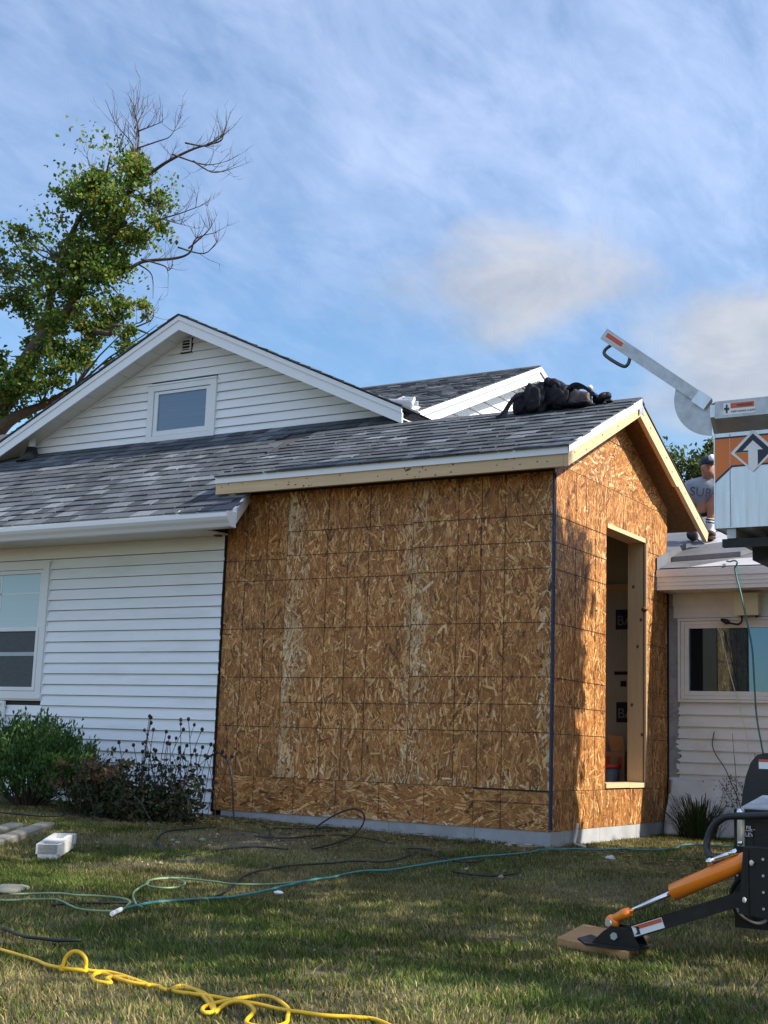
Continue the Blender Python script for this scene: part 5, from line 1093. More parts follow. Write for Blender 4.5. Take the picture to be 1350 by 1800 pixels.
def crown_tree(name, label, x, y, base, top, rx, seed, n, size, cols, shoots=0):
    rs = random.Random(seed); t = thing(name, label, 'tree', (x, y, 0)); tr = MB(); tr.tube([(x, y, -0.1), (x+.1, y, base*.6), (x, y, base), (x+.1, y, top-.5)], [.16, .12, .09, .02], 8)
    P = []
    for k in range(26):
        c = np.array([x+rs.gauss(0, rx*.5), y+rs.gauss(0, rx*.5), rs.uniform(base, top-.25)]); w_ = 1-0.75*max(0, (c[2]-base)/(top-base)); c[0] = x+(c[0]-x)*w_*1.6; c[1] = y+(c[1]-y)*w_*1.6
        tr.tube([(x, y, max(base*.8, c[2]-.9)), tuple(c)], [.035, .01], 5, cap=False)
        P.append(c+RNG.normal(size=(n//26, 3))*np.array([.28, .28, .2])*rx*.55)
    for k in range(shoots):
        a = Vector((x+rs.gauss(0, rx*.45), y+rs.gauss(0, .5), rs.uniform(top-1.6, top-.6))); b = a+Vector((rs.gauss(.25, .2), 0, rs.uniform(.4, .9)))
        tr.tube([a, b], [.012, .004], 4, cap=False); m_ = 90; u = RNG.random((m_, 1)); P.append(np.array(a)+(np.array(b)-np.array(a))*u+RNG.normal(size=(m_, 3))*.06)
    tr.build('trunk', M['bark'], t); P = np.concatenate(P); leaves('crown', P, size, cols(len(P)), M['leaf'], t, aspect=.45, up=.5)
GREEN = lambda n: palette(n, [(0.045, 0.08, 0.02), (0.075, 0.11, 0.025), (0.11, 0.14, 0.04)], [3, 3, 2])
crown_tree('background_tree', 'green treetop behind the roof between the rake board and the worker', -7.35, 25, 5.2, 8.95, 1.5, 4, 5200, 0.16, GREEN, 14)
crown_tree('background_tree', 'dark narrow treetop just behind the sloping right rake board', -8.35, 24, 6.0, 9.5, 0.8, 9, 2200, 0.16, GREEN, 5)

def shade_trees():
    """three trees right of the lawn, beside the photographer; they throw the lawn and the lower wall into shade"""
    groups = {0: [], 1: [], 2: []}; rs = random.Random(21); S = np.array(SUN)
    lit = [(-1.30, -3.05, .52), (-1.5, -2.55, .42), (-1.2, -3.5, .36), (2.22, -3.98, .26), (2.45, -4.4, .36), (2.25, -2.95, .26), (-2.7, -2.9, .3), (2.62, -4.1, .2), (1.75, -5.1, .3), (0.3, -5.0, .18), (2.32, -3.3, .08)]
    X = -6.0
    while X < 3.4:
        Yg = -5.75
        while Yg < (2.35 if X > 0.3 else 0.55):
            x, y = X+rs.uniform(-.17, .17), Yg+rs.uniform(-.17, .17); Yg += 0.34
            if any((x-a)**2*.4+(y-b)**2 < r*r for a, b, r in lit): continue
            if x < 0.1 and y > (-0.12 if x > -3.0 else -0.75): continue
            edge = sm(-5.55, -5.15, y+0.25*math.sin(x*2.1)+.1*math.sin(x*5))
            if rs.random() > 0.10+0.90*edge: continue
            tx = 6.3+rs.uniform(-.6, .6)+0.35*(x < 0); k = (tx-x)/S[0]
            p = np.array([x, y, 0])+S*k; groups[0 if p[1] < -3 else 1 if p[1] < -1.1 else 2].append((p, .34))
        X += 0.42
    for _ in range(150):                                   # shade on the right wall: below 2.5 m, left of the door
        y, z = rs.uniform(-.1, .74), rs.uniform(0.1, 2.40)
        lim = 0.74-0.27*sm(0.9, 2.5, 3.4-z)+.05*math.sin(z*5)
        if y > lim-.10: continue
        k = rs.uniform(4.6, 6.4)/S[0]; p = np.array([0, y, z])+S*k; groups[2].append((p, .13))
    for _ in range(24):                                    # unseen clumps added to shade the old eave end
        q = np.array([rs.uniform(-2.8, -2.4), rs.uniform(-.72, -.36), rs.uniform(2.45, 2.75)]); groups[2].append((q+S*(rs.uniform(7.8, 9.2)/S[0]), .12))
    spots = {0: (6.6, -4.2), 1: (6.7, -2.0), 2: (5.9, 0.35)}
    for g, (tx, ty) in spots.items():
        t = thing('shade_tree', ('leafy tree beside the photographer right of the lawn', 'middle leafy tree right of the trailer lift', 'leafy tree right of the low house wing')[g], 'tree', (tx, ty, 0), 'shade trees right of the lawn')
        tr = MB(); tr.tube([(tx, ty, -.1), (tx+.05, ty, 1.5), (tx, ty, 3.2), (tx, ty, 6.2)], [.17, .13, .11, .04], 9); P = []
        for j, (p, r) in enumerate(groups[g]):
            if j % 5 == 0: tr.tube([(tx, ty, max(2.2, p[2]-1.6)), tuple((np.array([tx, ty, p[2]-.4])+p)/2), tuple(p)], [.035, .02, .008], 5, cap=False)
            P.append(p+RNG.normal(size=(34 if p[2] > 0 and r > .3 else 30, 3))*r*.55)
        tr.build('trunk', M['bark'], t); P = np.concatenate(P); leaves('crown', P, 0.16, GREEN(len(P)), M['leaf'], t, aspect=.75, up=.1)
shade_trees()

def shrub():
    t = thing('privet_shrub', 'dense rounded green privet shrub in front of the white siding below the window', 'shrub', (-4.5, -0.72, ground(-4.5, -.72))); rs = random.Random(2); st = MB(); P = []; D = []
    c = np.array([-4.52, -0.70, 0.56]); R = np.array([0.66, 0.50, 0.45])
    for k in range(330):
        u = RNG.normal(size=3); u /= np.linalg.norm(u); u[2] = abs(u[2])*1.35-0.72; rr = rs.uniform(.55, 1.0); e = c+R*u*rr+RNG.normal(size=3)*.03
        g = ground(-4.5, -.7); s = np.array([c[0]+u[0]*.12, c[1]+u[1]*.1, g]); d = (e-s)/np.linalg.norm(e-s)*.5+np.array([u[0]*.4, u[1]*.4, .9]); d /= np.linalg.norm(d); tip = e+d*rs.uniform(.05, .17)
        if k % 3 == 0: st.tube([s, s+(e-s)*.5+np.array([0, 0, .05]), e, tip], [.007, .005, .003, .0015], 4, cap=False)
        n = 46; w_ = RNG.random((n, 1)); q = e+(tip-e)*(w_*1.5-.5)+RNG.normal(size=(n, 3))*.03; P.append(q); D.append(np.repeat(d[None], n, 0)*.8)
    P = np.concatenate(P); st.build('stems', M['bark'], t, kind='stuff')
    leaves('foliage', P, 0.042, palette(len(P), [(0.052, 0.115, 0.030), (0.080, 0.165, 0.042), (0.135, 0.23, 0.07), (0.030, 0.072, 0.02)], [4, 4, 2, 2]), M['leaf'], t, aspect=.42, dirs=np.concatenate(D))
shrub()

def dry_flowers():
    t = thing('dry_coneflower', 'dying coneflower clump with dark leaves and black seed heads at the house corner', 'plant', (-3.15, -0.72, ground(-3.15, -.72))); rs = random.Random(5); st = MB(); hd = MB(); P = []
    for k in range(62):
        x0, y0 = rs.gauss(-3.17, .20), rs.gauss(-.70, .15); g = ground(x0, y0); h = rs.uniform(.14, .50)*(1-0.35*abs(x0+3.17)); tip = Vector((x0+rs.gauss(0, .16), y0+rs.gauss(-.05, .12), g+h)); st.tube([(x0, y0, g), ((x0+tip.x)/2, (y0+tip.y)/2, g+h*.6), tip], [.004, .003, .002], 4, cap=False)
        n = 34; w_ = RNG.random((n, 1))**1.3; P.append(np.array([x0, y0, g])+(np.array(tip)-np.array([x0, y0, g]))*w_+RNG.normal(size=(n, 3))*np.array([.055, .055, .04]))
    P = np.concatenate(P); P[:, 2] = np.maximum(P[:, 2], .13)
    for k in range(34):
        x0, y0 = rs.gauss(-3.1, .26), rs.gauss(-.62, .12); x0 = min(-2.62, x0); g = ground(x0, y0); h = rs.uniform(.45, .80)*(1 if k % 3 else .8); lean = rs.gauss(.05, .13)
        p = catmull([(x0, y0, g), (x0+lean*.3, y0, g+h*.45), (x0+lean*.8, y0-.03, g+h*.8), (x0+lean*1.2, y0-.05, g+h)], 3); st.tube(p, .0026, 4, cap=False); e = p[-1]; hd.blob(e, (.014, .014, .017), 8, 6)
        if rs.random() < .5:
            q = p[len(p)*2//3]; e2 = q+Vector((rs.gauss(0, .07), rs.gauss(0, .03), rs.uniform(.05, .14))); st.tube([q, (q+e2)/2+Vector((0, 0, .01)), e2], .002, 4, cap=False); hd.blob(e2, (.012, .012, .015), 8, 6)
    st.build('stems', M['twig'], t, kind='stuff'); hd.build('seed_heads', M['seed'], t, kind='stuff')
    leaves('foliage', P, 0.06, palette(len(P), [(0.026, 0.05, 0.018), (0.04, 0.055, 0.02), (0.06, 0.04, 0.022), (0.016, 0.024, 0.013), (0.09, 0.085, 0.03)], [4, 3, 2, 3, .6]), M['leaf'], t, aspect=.5, droop=.5)
    t = thing('faded_sedum', 'faded sedum with dusty pink and yellow green heads between shrub and coneflowers', 'plant', (-3.62, -.78, ground(-3.6, -.8))); P = []; st = MB(); C = []
    for k in range(70):
        x0, y0 = rs.gauss(-3.60, .14), rs.gauss(-.78, .10); g = ground(x0, y0); h = rs.uniform(.2, .42); tip = Vector((x0+rs.gauss(0, .12), y0+rs.gauss(-.06, .08), g+h)); st.tube([(x0, y0, g), tip], [.004, .003], 4, cap=False); n = 34
        w_ = RNG.random((n, 1)); P.append(np.array([x0, y0, g])+(np.array(tip)-np.array([x0, y0, g]))*w_+RNG.normal(size=(n, 3))*.03); C.append(palette(n, [(0.05, 0.07, 0.025), (0.10, 0.085, 0.035)], [3, 1]))
        if k % 2 == 0: n = 40; P.append(np.array(tip)+RNG.normal(size=(n, 3))*np.array([.028, .028, .010])); C.append(palette(n, [(0.16, 0.075, 0.075), (0.20, 0.15, 0.05), (0.13, 0.10, 0.05)], [1.2, 2 if rs.random() < .5 else .3, 2]))
    st.build('stems', M['twig'], t, kind='stuff'); leaves('foliage', np.concatenate(P), 0.042, np.concatenate(C), M['leaf'], t, aspect=.6)
dry_flowers()

def grass_clump():
    t = thing('ornamental_grass', 'dark arching clump of ornamental grass against the white plastic sheet', 'plant', (0.42, 2.1, .13)); rs = random.Random(8); b = MB()
    for k in range(420):
        a = rs.uniform(0, 6.28); r0 = rs.uniform(0, .12); x, y = 0.42+r0*math.cos(a)*1.5, 2.08+r0*math.sin(a); L_ = rs.uniform(.16, .46); out = rs.uniform(.1, .75)*L_; dx, dy = math.cos(a)*out*1.25, math.sin(a)*out*.7-.04; g = 0.11; h = math.sqrt(max(.01, L_*L_-out*out))
        P = [Vector((x+dx*u, min(2.42, y+dy*u), g+h*(1.9*u-1.05*u*u))) for u in (0, .35, .7, 1)]; w_ = Vector((-math.sin(a), math.cos(a), 0))*.0048*rs.uniform(.6, 1.3); c = rs.choice(((.022, .045, .014), (.035, .06, .02), (.05, .085, .03), (.10, .09, .045)))
        for i, (f0, f1) in enumerate(((1, .9), (.9, .6), (.6, .1))): b.poly([P[i]-w_*f0, P[i]+w_*f0, P[i+1]+w_*f1, P[i+1]-w_*f1], c)
    b.build('blades', M['leaf'], t, kind='stuff')
    t = thing('dry_weed', 'thin dry weed stalks with curled tips beside the black engine hood', 'plant', (0.95, 2.0, .12)); b = MB()
    for k in range(9):
        x, y = 0.72+rs.uniform(0, .35), 2.0+rs.uniform(-.1, .2); h = rs.uniform(.35, .95); b.tube(catmull([(x, y, .1), (x+rs.gauss(0, .03), y, .1+h*.5), (x+rs.gauss(-.03, .06), y, .1+h)], 4), .0028, 4)
    b.build('stalks', M['twig'], t, kind='stuff'); n = 160; P = np.stack([RNG.normal(.72, .08, n), RNG.normal(2.05, .06, n), RNG.uniform(.35, .62, n)], 1); leaves('foliage', P, .035, palette(n, [(.06, .09, .03), (.11, .10, .05)], [2, 1]), M['leaf'], t, aspect=.3)
grass_clump()

# ---------------------------------------------------------------- things on the roof
def roof_things():
    t = thing('tool_bag', 'black nylon tool bag slumped over the ridge, left end of the pile, straps trailing', 'bag', (-.7, 1.12, 3.65))
    b = MB(); b.blob((-.665, 1.10, 3.765), (.098, .085, .135), 22, 14, power=.62, crease=.30, rot=.2, seed=3); b.build('pouch', M['nylon'], t)
    b = MB(); b.blob((-.795, 1.09, 3.715), (.072, .075, .085), 18, 12, power=.75, crease=.30, seed=5); b.build('side_pocket', M['nylon'], t)
    for k, pts in enumerate(([(-.72, 1.06, 3.80), (-.80, 1.0, 3.80), (-.87, .98, 3.72), (-.93, .97, 3.63), (-.985, .96, 3.598)], [(-.75, 1.05, 3.77), (-.83, 1.0, 3.76), (-.885, .98, 3.68), (-.90, .96, 3.60)])):
        b = MB(); P = catmull(pts, 5)
        for i in range(len(P)-1): b.bar(P[i], P[i+1], .030, .006, (.3, -1, .3))
        b.build('strap', M['nylon'], t)
    b = MB(); b.blob((-.655, 1.025, 3.75), (.055, .018, .10), 14, 10, power=.7, crease=.30, seed=9); b.build('flap', M['nylon'], t)
    t = thing('backpack', 'rounded black backpack standing tallest in the pile on the ridge', 'bag', (-.48, 1.18, 3.67))
    b = MB(); b.blob((-.490, 1.16, 3.785), (.125, .105, .125), 22, 14, power=.8, crease=.30, rot=.1, seed=12, tilt=.25); b.build('main_sack', M['nylon'], t)
    b = MB(); b.blob((-.515, 1.14, 3.885), (.085, .085, .048), 18, 10, power=.8, crease=.30, seed=13, tilt=.45); b.build('top_lid', M['nylon'], t)
    b = MB(); b.blob((-.43, 1.065, 3.745), (.07, .03, .07), 16, 10, power=.7, crease=.30, seed=15); b.build('front_pocket', M['nylon'], t)
    t = thing('tool_belt', 'worn grey leather tool belt pouch with black padded band on the ridge', 'tool belt', (-.29, 1.18, 3.67))
    b = MB(); b.blob((-.295, 1.13, 3.735), (.095, .065, .075), 20, 12, power=.75, crease=.30, seed=22, tilt=.15); b.build('pouch', M['nylon_grey'], t)
    b = MB(); P = catmull([(-.40, 1.15, 3.745), (-.375, 1.16, 3.83), (-.31, 1.16, 3.862), (-.235, 1.16, 3.83), (-.17, 1.16, 3.77), (-.14, 1.15, 3.725)], 5)
    for i in range(len(P)-1): b.bar(P[i], P[i+1]+(P[i+1]-P[i])*.15, .13, .028, (0, 0, 1) if abs((P[i+1]-P[i]).normalized().z) < .8 else (1, 0, 0))
    b.build('padded_band', M['nylon'], t)
    b = MB(); b.blob((-.215, 1.095, 3.72), (.045, .04, .055), 14, 10, power=.7, crease=.30, seed=25); b.build('nail_pouch', M['nylon_grey'], t); b = MB(); b.blob((-.205, 1.17, 3.835), (.022, .02, .02), 12, 8, wob=.1); b.build('glove_tip', M['sock'], t); b = MB(); b.blob((-.28, 1.09, 3.685), (.13, .06, .03), 16, 8, crease=.30); b.build('belt', M['nylon'], t)
    t = thing('knee_pad', 'black and grey knee pad, rightmost item of the pile on the ridge', 'knee pad', (-.09, 1.2, 3.70))
    b = MB(); b.blob((-.095, 1.17, 3.735), (.075, .05, .036), 18, 10, power=.8, crease=.30, tilt=-.28, seed=31); b.build('pad', M['nylon'], t)
    b = MB(); b.blob((-.075, 1.130, 3.748), (.028, .012, .014), 10, 6, tilt=-.3); b.blob((-.12, 1.128, 3.733), (.02, .012, .012), 10, 6, tilt=-.3); b.build('pad_shell', M['nylon_grey'], t)
    b = MB(); b.box(-.06, .0, 1.13, 1.22, 3.695, 3.705); b.build('pad_strap', M['nylon_grey'], t)
    # bent piece of gutter lying on the upper roof
    t = thing('gutter_scrap', 'bent white scrap of gutter lying on the upper roof in the valley', 'gutter scrap', (-2.68, 2.2, 4.09)); Rz = Matrix.Rotation(.12, 3, 'Y')
    def tr(p): q = Rz @ Vector(p); return (q.x-2.67, q.y+2.22, q.z+4.155)
    g = MB(); prof = [(-.07, .085), (-.07, -.04), (.03, -.04), (.055, .0), (.075, .05), (.075, .07)]
    for i in range(len(prof)-1):
        (y0, z0), (y1, z1) = prof[i], prof[i+1]; g.prism([tr((-.15, -y0, z0)), tr((.13, -y0, z0)), tr((.15, -y1, z1)), tr((-.17, -y1, z1))], (0.001, .003, .003))
    g.build('trough', M['alum_white'], t)
    g = MB(); g.prism([tr((-.17, -y, z)) for y, z in prof]+[tr((-.17, .07, .10))], (-.004, 0, 0)); g.build('end_cap', M['alum_white'], t)
    g = MB(); g.bar(tr((.10, .05, .11)), tr((.145, -.06, .02)), .012, .03); g.bar(tr((-.05, .06, .12)), tr((.10, .05, .115)), .012, .02); g.bar(tr((-.14, .02, .06)), tr((-.03, .05, .125)), .012, .02); g.build('bracket', M['alum_white'], t)
    g = MB(); g.prism([tr((.12, -.08, -.045)), tr((.22, -.05, -.02)), tr((.21, .0, .01)), tr((.14, -.02, .015))], (0, .006, .004)); g.build('torn_flap', M['alum_white'], t)
roof_things()

# ---------------------------------------------------------------- hoses and cords
def cord(name, label, cat, pts, r, m_, h=0.0, lifts=None, group=None):
    P = []
    for i, p in enumerate(pts):
        z = p[2] if len(p) > 2 else ground(p[0], p[1])+r*.8+h+0.010*max(0, math.sin(p[0]*2.3+p[1]*1.1)*math.cos(p[1]*2.9-p[0]*.7))*(p[1] < -.6)
        if lifts and i in lifts: z += lifts[i]
        P.append((p[0], p[1], z))
    b = MB(); b.tube(catmull(P, 6), r, 8); o = b.build(name, M[m_]); return tag(o, label, cat, group)
yel = [(-.35, -5.2), (0.241, -5.511), (0.3, -5.541), (0.449, -5.586), (0.558, -5.622), (0.652, -5.666), (0.72, -5.677), (0.79, -5.675), (0.835, -5.67), (0.822, -5.655, .025), (0.820, -5.655, .052), (0.797, -5.66, .072), (0.768, -5.665, .072), (0.744, -5.67, .052), (0.738, -5.675, .028), (0.735, -5.68, .012), (0.80, -5.66), (0.862, -5.653), (0.903, -5.633), (0.978, -5.65), (1.067, -5.686), (1.139, -5.717), (1.168, -5.738), (1.091, -5.700), (1.014, -5.672), (0.975, -5.687), (0.985, -5.73), (1.032, -5.765), (1.05, -5.79), (1.00, -5.795), (0.945, -5.754), (0.895, -5.685), (0.91, -5.66), (1.0, -5.70), (1.1, -5.735), (1.194, -5.725), (1.225, -5.745), (1.262, -5.758)]
cord('yellow_cord', 'bright yellow extension cord in a knotted daisy chain across the near lawn', 'extension cord', yel+[(1.245, -5.70), (1.248, -5.668), (1.314, -5.689), (1.394, -5.751), (1.498, -5.847), (1.572, -5.925), (1.568, -5.955), (1.537, -5.931), (1.509, -5.882), (1.501, -5.814), (1.504, -5.765), (1.513, -5.694), (1.538, -5.633), (1.59, -5.642), (1.665, -5.701), (1.728, -5.765), (1.775, -5.838), (1.83, -5.93), (1.82, -6.0), (1.74, -5.99), (1.657, -5.84), (1.573, -5.765), (1.53, -5.76), (1.528, -5.80), (1.557, -5.871), (1.585, -5.93), (1.56, -5.90), (1.45, -5.78), (1.36, -5.71), (1.29, -5.69), (1.262, -5.73), (1.30, -5.76), (1.42, -5.745), (1.507, -5.752), (1.60, -5.752), (1.68, -5.77), (1.736, -5.773), (1.777, -5.767), (1.834, -5.765), (1.877, -5.751), (1.937, -5.722), (2.03, -5.73), (2.3, -5.95), (2.8, -6.4)], 0.0066, 'yellow', h=.012)
cord('teal_hose', 'teal air hose running across the lawn to the extension corner', 'hose', [(-0.10, -4.48), (-0.148, -4.291), (-0.188, -4.118), (-0.177, -3.969), (-0.163, -3.801), (-0.116, -3.653), (-0.123, -3.511), (-0.139, -3.35), (-0.175, -3.156), (-0.213, -2.913), (-0.221, -2.703), (-0.197, -2.575), (-0.216, -2.374), (-0.192, -2.212), (-0.107, -2.122), (-0.095, -2.051), (-0.065, -1.758), (-0.002, -1.415), (0.062, -1.21), (0.136, -1.016), (0.17, -0.726), (0.152, -0.457), (0.294, -0.215), (0.432, -0.124), (0.504, 0.141), (0.614, 0.129), (0.70, 0.30), (0.734, 0.573), (0.66, 0.968), (0.715, 1.111), (0.807, 1.077), (1.0, 1.3), (1.4, 1.3)], 0.007, 'teal', h=.016)
cord('black_cord', 'black cord crossing under the teal hose and curling up to the wall', 'extension cord', [(-0.47, -4.5), (-0.452, -4.379), (-0.316, -4.255), (-0.216, -4.114), (-0.192, -3.951), (-0.155, -3.828), (-0.194, -3.651), (-0.31, -3.4), (-0.488, -3.096), (-0.629, -2.816), (-0.677, -2.574), (-0.657, -2.356), (-0.612, -2.208), (-0.545, -2.041), (-0.487, -1.854), (-0.329, -1.75), (-0.36, -1.4), (-0.541, -1.137), (-0.373, -1.115), (-0.2, -1.364), (0.114, -1.476), (0.063, -1.007), (0.207, -1.094), (0.453, -1.507), (0.558, -1.76), (0.512, -1.919), (0.377, -1.955), (0.202, -1.891)], 0.006, 'rubber', h=.014)
cord('black_cord', 'black cord looped up on edge against the grey foundation', 'extension cord', [(-1.92, -0.75), (-1.76, -0.56), (-1.70, -0.34), (-1.60, -0.42), (-1.56, -0.55), (-1.617, -0.62), (-1.70, -0.50, .16), (-1.66, -.30, .25), (-1.52, -.26, .30), (-1.38, -.34, .27), (-1.29, -.50, .20), (-1.20, -.80), (-1.08, -1.2), (-1.03, -1.544)], 0.0065, 'rubber', h=.014)
cord('black_cord', 'short black cord along the foundation below the coil', 'extension cord', [(-1.75, -1.2), (-1.605, -1.203), (-1.498, -1.108), (-1.461, -0.907), (-1.389, -0.746), (-1.237, -0.711), (-0.995, -0.777), (-.85, -.9)], 0.0055, 'rubber', h=.012)
cord('black_cord', 'black cord running from the coneflower clump over the bare soil', 'extension cord', [(-2.95, -.30, .62), (-2.80, -.32, .68), (-2.66, -.35, .58), (-2.58, -.40, .40), (-2.52, -.45, .22), (-2.45, -0.50), (-2.24, -0.52), (-1.929, -0.792), (-1.70, -1.10), (-1.606, -1.177)], 0.0065, 'rubber', h=.012)
cord('black_cord', 'black cord lying on the grass left of the coiled loop', 'extension cord', [(-2.3, -.95), (-2.38, -1.25), (-2.345, -1.487), (-2.113, -1.856), (-1.93, -2.03), (-1.70, -2.25), (-1.508, -2.341), (-1.487, -2.206), (-1.474, -2.015), (-1.48, -1.834), (-1.423, -1.688), (-1.32, -1.646), (-1.155, -1.646)], 0.0065, 'rubber', h=.012)
cord('black_cord', 'short black cord in the grass just above the yellow cord', 'extension cord', [(-0.3, -5.05), (-0.103, -5.16), (-0.027, -5.189), (0.133, -5.259), (0.213, -5.253), (0.292, -5.247), (0.357, -5.184)], 0.0065, 'rubber', h=.014)
cord('black_cord', 'black cord draped over the concrete edging beside the shrub', 'extension cord', [(-4.3, -1.45), (-4.053, -1.507), (-3.87, -1.51), (-3.70, -1.50), (-3.562, -1.49), (-3.465, -1.42), (-3.50, -1.28), (-3.66, -1.02), (-3.8, -.8)], 0.0065, 'rubber', h=.05)
cord('green_hose', 'thin pale green hose coiled in loops on the left lawn', 'hose', [(-1.2, -4.7), (-0.766, -4.549), (-0.694, -4.433), (-0.619, -4.351), (-0.536, -4.374), (-0.37, -4.485), (-0.264, -4.545), (-0.16, -4.554), (-0.083, -4.499), (-0.12, -4.40), (-0.18, -4.318), (-0.27, -4.198), (-0.368, -4.116), (-0.452, -4.09), (-0.575, -4.106), (-0.662, -4.145), (-0.793, -4.157), (-0.9, -4.35)], 0.0055, 'green_hose', h=.018)
cord('green_hose', 'pale green hose with an oval double loop in the middle of the lawn', 'hose', [(-0.11, -4.30), (-0.172, -4.264), (-0.411, -4.013), (-0.575, -3.819), (-0.727, -3.582), (-0.771, -3.492), (-0.881, -3.339), (-0.886, -3.215), (-0.763, -3.225), (-0.633, -3.35), (-0.566, -3.514), (-0.63, -3.584), (-0.762, -3.51), (-0.886, -3.317), (-0.845, -3.178), (-0.723, -3.152), (-0.581, -3.155), (-0.436, -3.165), (-0.289, -3.034), (-.22, -2.8)], 0.0055, 'green_hose', h=.018)
cord('plug_end', 'white and black cord plug end lying in the grass by the hoses', 'plug', [(-0.10, -4.45), (-0.06, -4.53), (-0.035, -4.58)], 0.011, 'white_decal', h=.014)
cord('roof_hose', 'teal hose hanging from the low roof down past the picture window', 'hose', [(0.60, 2.35, 2.475), (0.66, 2.25, 2.455), (0.72, 2.16, 2.45), (0.755, 2.135, 2.43), (0.735, 2.15, 2.395), (0.725, 2.165, 2.385), (0.740, 2.165, 2.30), (0.775, 2.15, 2.175), (0.831, 2.13, 1.932), (0.877, 2.12, 1.692), (0.892, 2.12, 1.407), (0.908, 2.12, 1.125), (0.96, 2.12, 0.80), (1.02, 2.10, .4), (1.15, 2.05, .14)], 0.0075, 'teal')
cord('thin_wire', 'thin pale wire hanging down across the picture window', 'wire', [(0.50, 2.46, 1.975), (0.478, 2.45, 1.94), (0.485, 2.45, 1.90), (0.515, 2.45, 1.819), (0.597, 2.45, 1.473), (0.693, 2.44, 1.132), (0.753, 2.42, 0.844), (.80, 2.36, .5)], 0.0035, 'pvc')
cord('thin_cable', 'thin black cable drooping over the cream siding below the window', 'cable', [(0.425, 2.515, 1.0), (0.418, 2.50, 0.95), (0.418, 2.48, 0.88), (0.46, 2.45, .80), (0.54, 2.43, 0.693), (0.60, 2.40, .58), (0.68, 2.36, 0.42), (.75, 2.3, .2)], 0.0040, 'rubber')
cord('plastic_pipe', 'bent pale plastic pipe sticking out beside the foundation corner', 'pipe', [(0.03, 0.42, .26), (0.032, 0.40, .19), (0.036, 0.36, .125), (0.10, 0.26, .115), (0.20, .16, .115)], 0.011, 'pvc')

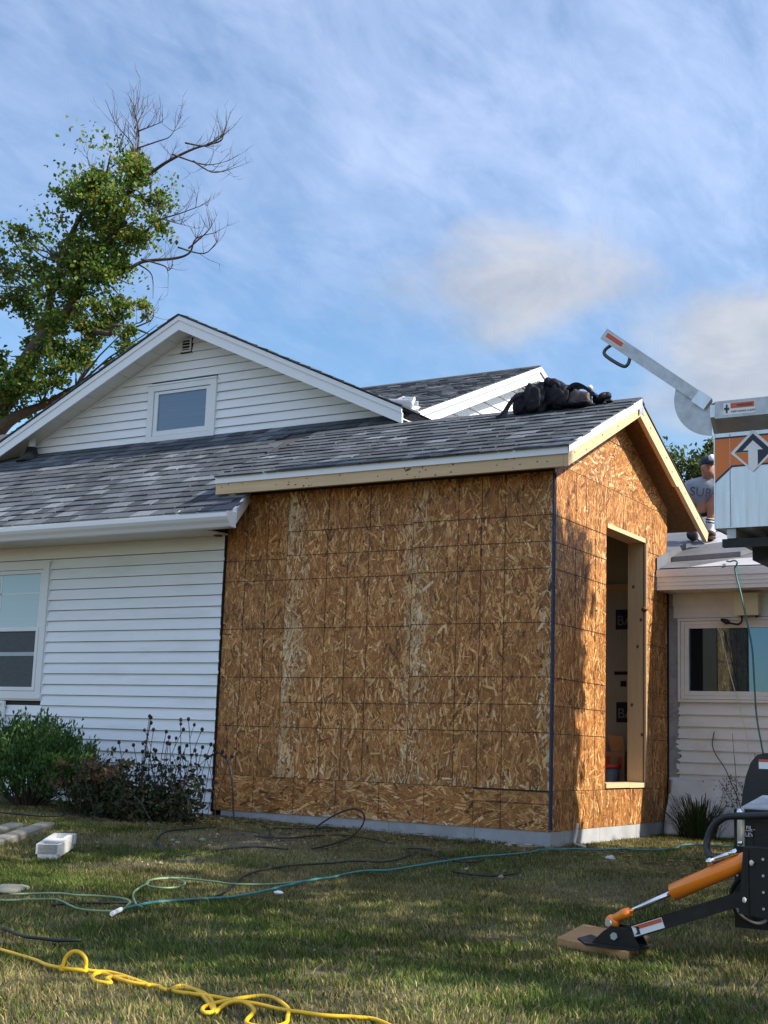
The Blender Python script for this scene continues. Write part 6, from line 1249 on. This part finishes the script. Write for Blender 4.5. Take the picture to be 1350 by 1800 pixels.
# ---------------------------------------------------------------- small things
def small_things():
    # concrete block lying on its side, two lobes and a waist
    t = thing('concrete_block', 'pale concrete block lying on the bare ground near the shrub', 'concrete block', (-2.36, -2.45, ground(-2.36, -2.45)))
    u = Vector((-.50, .86, 0)).normalized(); v = Vector((u.y, -u.x, 0)); c = Vector((-2.27, -2.64, ground(-2.27, -2.64)-.020)); th = Vector((0, 0, 0.12)); slope = .20
    def W(a, b, z=0): p = c+u*a+v*b; return Vector((p.x, p.y, p.z+z+max(0, a+.3)*slope*.5))
    a0, a1, b1 = -.215, .215, .075
    b = MB(); out = [(a0, -b1), (a0, b1), (-.10, b1), (-.05, .075), (.06, .075), (.11, b1), (a1, b1), (a1, -b1)]
    lo = [W(x, y) for x, y in out]; n = len(lo); K_ = .82; out = [(x*K_ if abs(x) < .2 else x, y if abs(y) > .08 else y*K_) for x, y in out]; lo = [W(x, y) for x, y in out]; hole1 = [(-.26, -.06), (-.26, .07), (-.12, .07), (-.12, -.06)]; hole2 = [(.02, -.06), (.02, .03), (.22, .05), (.22, -.06)]
    def ring(z): return [W(x, y, z) for x, y in out]
    T = ring(.09); b.mesh(lo+T, [(i, (i+1) % n, n+(i+1) % n, n+i) for i in range(n)])
    b.mesh([W(x, y, .028) for x, y in out], [tuple(range(n))])                       # floor seen inside the cores
    for (x0, x1, y0, y1) in ((a0, -.190, -b1, b1), (-.10, .02, -b1, .061), (.18, a1, -b1, b1), (-.190, -.10, -b1, -.048), (-.190, -.10, .055, b1), (.02, .18, -b1, -.048), (.02, .18, .03, .061)):
        q = [W(x0, y0, .0901), W(x1, y0, .0901), W(x1, y1, .0901), W(x0, y1, .0901)]; b.prism(q, (0, 0, -.06))
    b.build('block_body', M['block'], t)
    # edging kerbs
    for k, (p, q, lab) in enumerate((((-2.86, -2.66), (-3.32, -1.66), 'weathered concrete garden edging nearer the lawn, left edge'), ((-3.10, -2.72), (-3.48, -1.82), 'mossy concrete garden edging nearer the shrub, left edge'))):
        b = MB(); z0 = ground(*p); z1 = ground(*q); b.bar((p[0], p[1], z0+.012), (q[0], q[1], z1+.012), .12, .07); o = b.build('edging_kerb', M['kerb']); tag(o, lab, 'edging', 'concrete edging by the shrub'); o.modifiers.new('edge', 'BEVEL').width = .012
    b = MB(); b.blob((-1.16, -4.10, .008), (.09, .15, .018), 18, 8, power=.8, wob=.04, rot=.5); tag(b.build('stepping_stone', M['kerb']), 'flat pale stepping stone at the left edge of the lawn', 'stepping stone')
    rs = random.Random(6)
    st = [(-2.083, -1.712), (-1.998, -1.76), (-1.751, -1.722), (-2.423, -2.099), (-2.297, -2.223), (0.194, -1.681), (-2.938, -0.39), (-2.786, -0.46), (-2.84, -.42), (-2.70, -.36), (0.532, -1.902), (-1.95, -1.55)]
    for i, (x, y) in enumerate(st):
        b = MB(); r = rs.uniform(.011, .022); b.blob((x, y, ground(x, y)+r*.45), (r*1.3, r, r*.7), 10, 7, wob=.08, seed=i, rot=rs.uniform(0, 3)); tag(b.build('stone', M['kerb']), 'small pale stone lying on the bare soil or worn grass', 'stone', 'small pale stones on the ground')
    b = MB(); b.blob((-.02, -3.35, .03), (.03, .018, .01), 8, 6, wob=.1); tag(b.build('paper_scrap', M['white_decal']), 'small white paper scrap in the middle of the lawn', 'scrap')
    b = MB(); b.blob((0.70, -0.62, .105), (.035, .03, .022), 12, 8, wob=.12); tag(b.build('mortar_lump', M['block']), 'grey lump of mortar in the grass near the extension corner', 'mortar lump')
    b = MB()
    for k in range(26):
        x = rs.uniform(-.85, -.05); b.blob((x, rs.uniform(-.16, -.03), .10), (rs.uniform(.02, .07), rs.uniform(.02, .05), rs.uniform(.01, .026)), 8, 6, wob=.12, seed=k)
    tag(b.build('sand_spill', M['pebble'], kind='stuff'), 'pale crumbled mortar and sand spilled along the foundation', 'spill')
    # inside the doorway
    t = thing('cardboard_box', 'open brown cardboard box standing inside the doorway', 'box', (-.40, 2.25, .42)); b = MB(); b.box(-.56, -.265, 2.16, 2.36, .421, .80); b.build('carton', M['cardboard'], t)
    b = MB(); b.prism([(-.39, 2.155, .80), (-.262, 2.155, .80), (-.255, 2.10, .93), (-.40, 2.10, .945)], (0, .004, 0)); b.build('flap', M['cardboard'], t); b = MB(); b.box(-.33, -.285, 2.157, 2.1595, .66, .76); b.box(-.47, -.40, 2.157, 2.1595, .66, .76); b.build('red_print', M['red_decal'], t, kind='stuff')
    t = thing('bucket', 'grey plastic bucket with red rim inside the doorway', 'bucket', (-.36, 2.02, .42)); b = MB(); b.tube([(-.36, 2.02, .422), (-.36, 2.02, .66)], [.085, .10], 20); b.build('pail', M['bucket'], t); b = MB(); b.tube([(-.36, 2.02, .661), (-.36, 2.02, .69)], [.107, .107], 20); b.build('rim', M['red_plastic'], t)
small_things()
for o in list(bpy.data.objects):
    if o.type == 'MESH' and o.parent is None and 'label' not in o and o.get('kind') != 'structure': print('UNLABELLED', o.name)
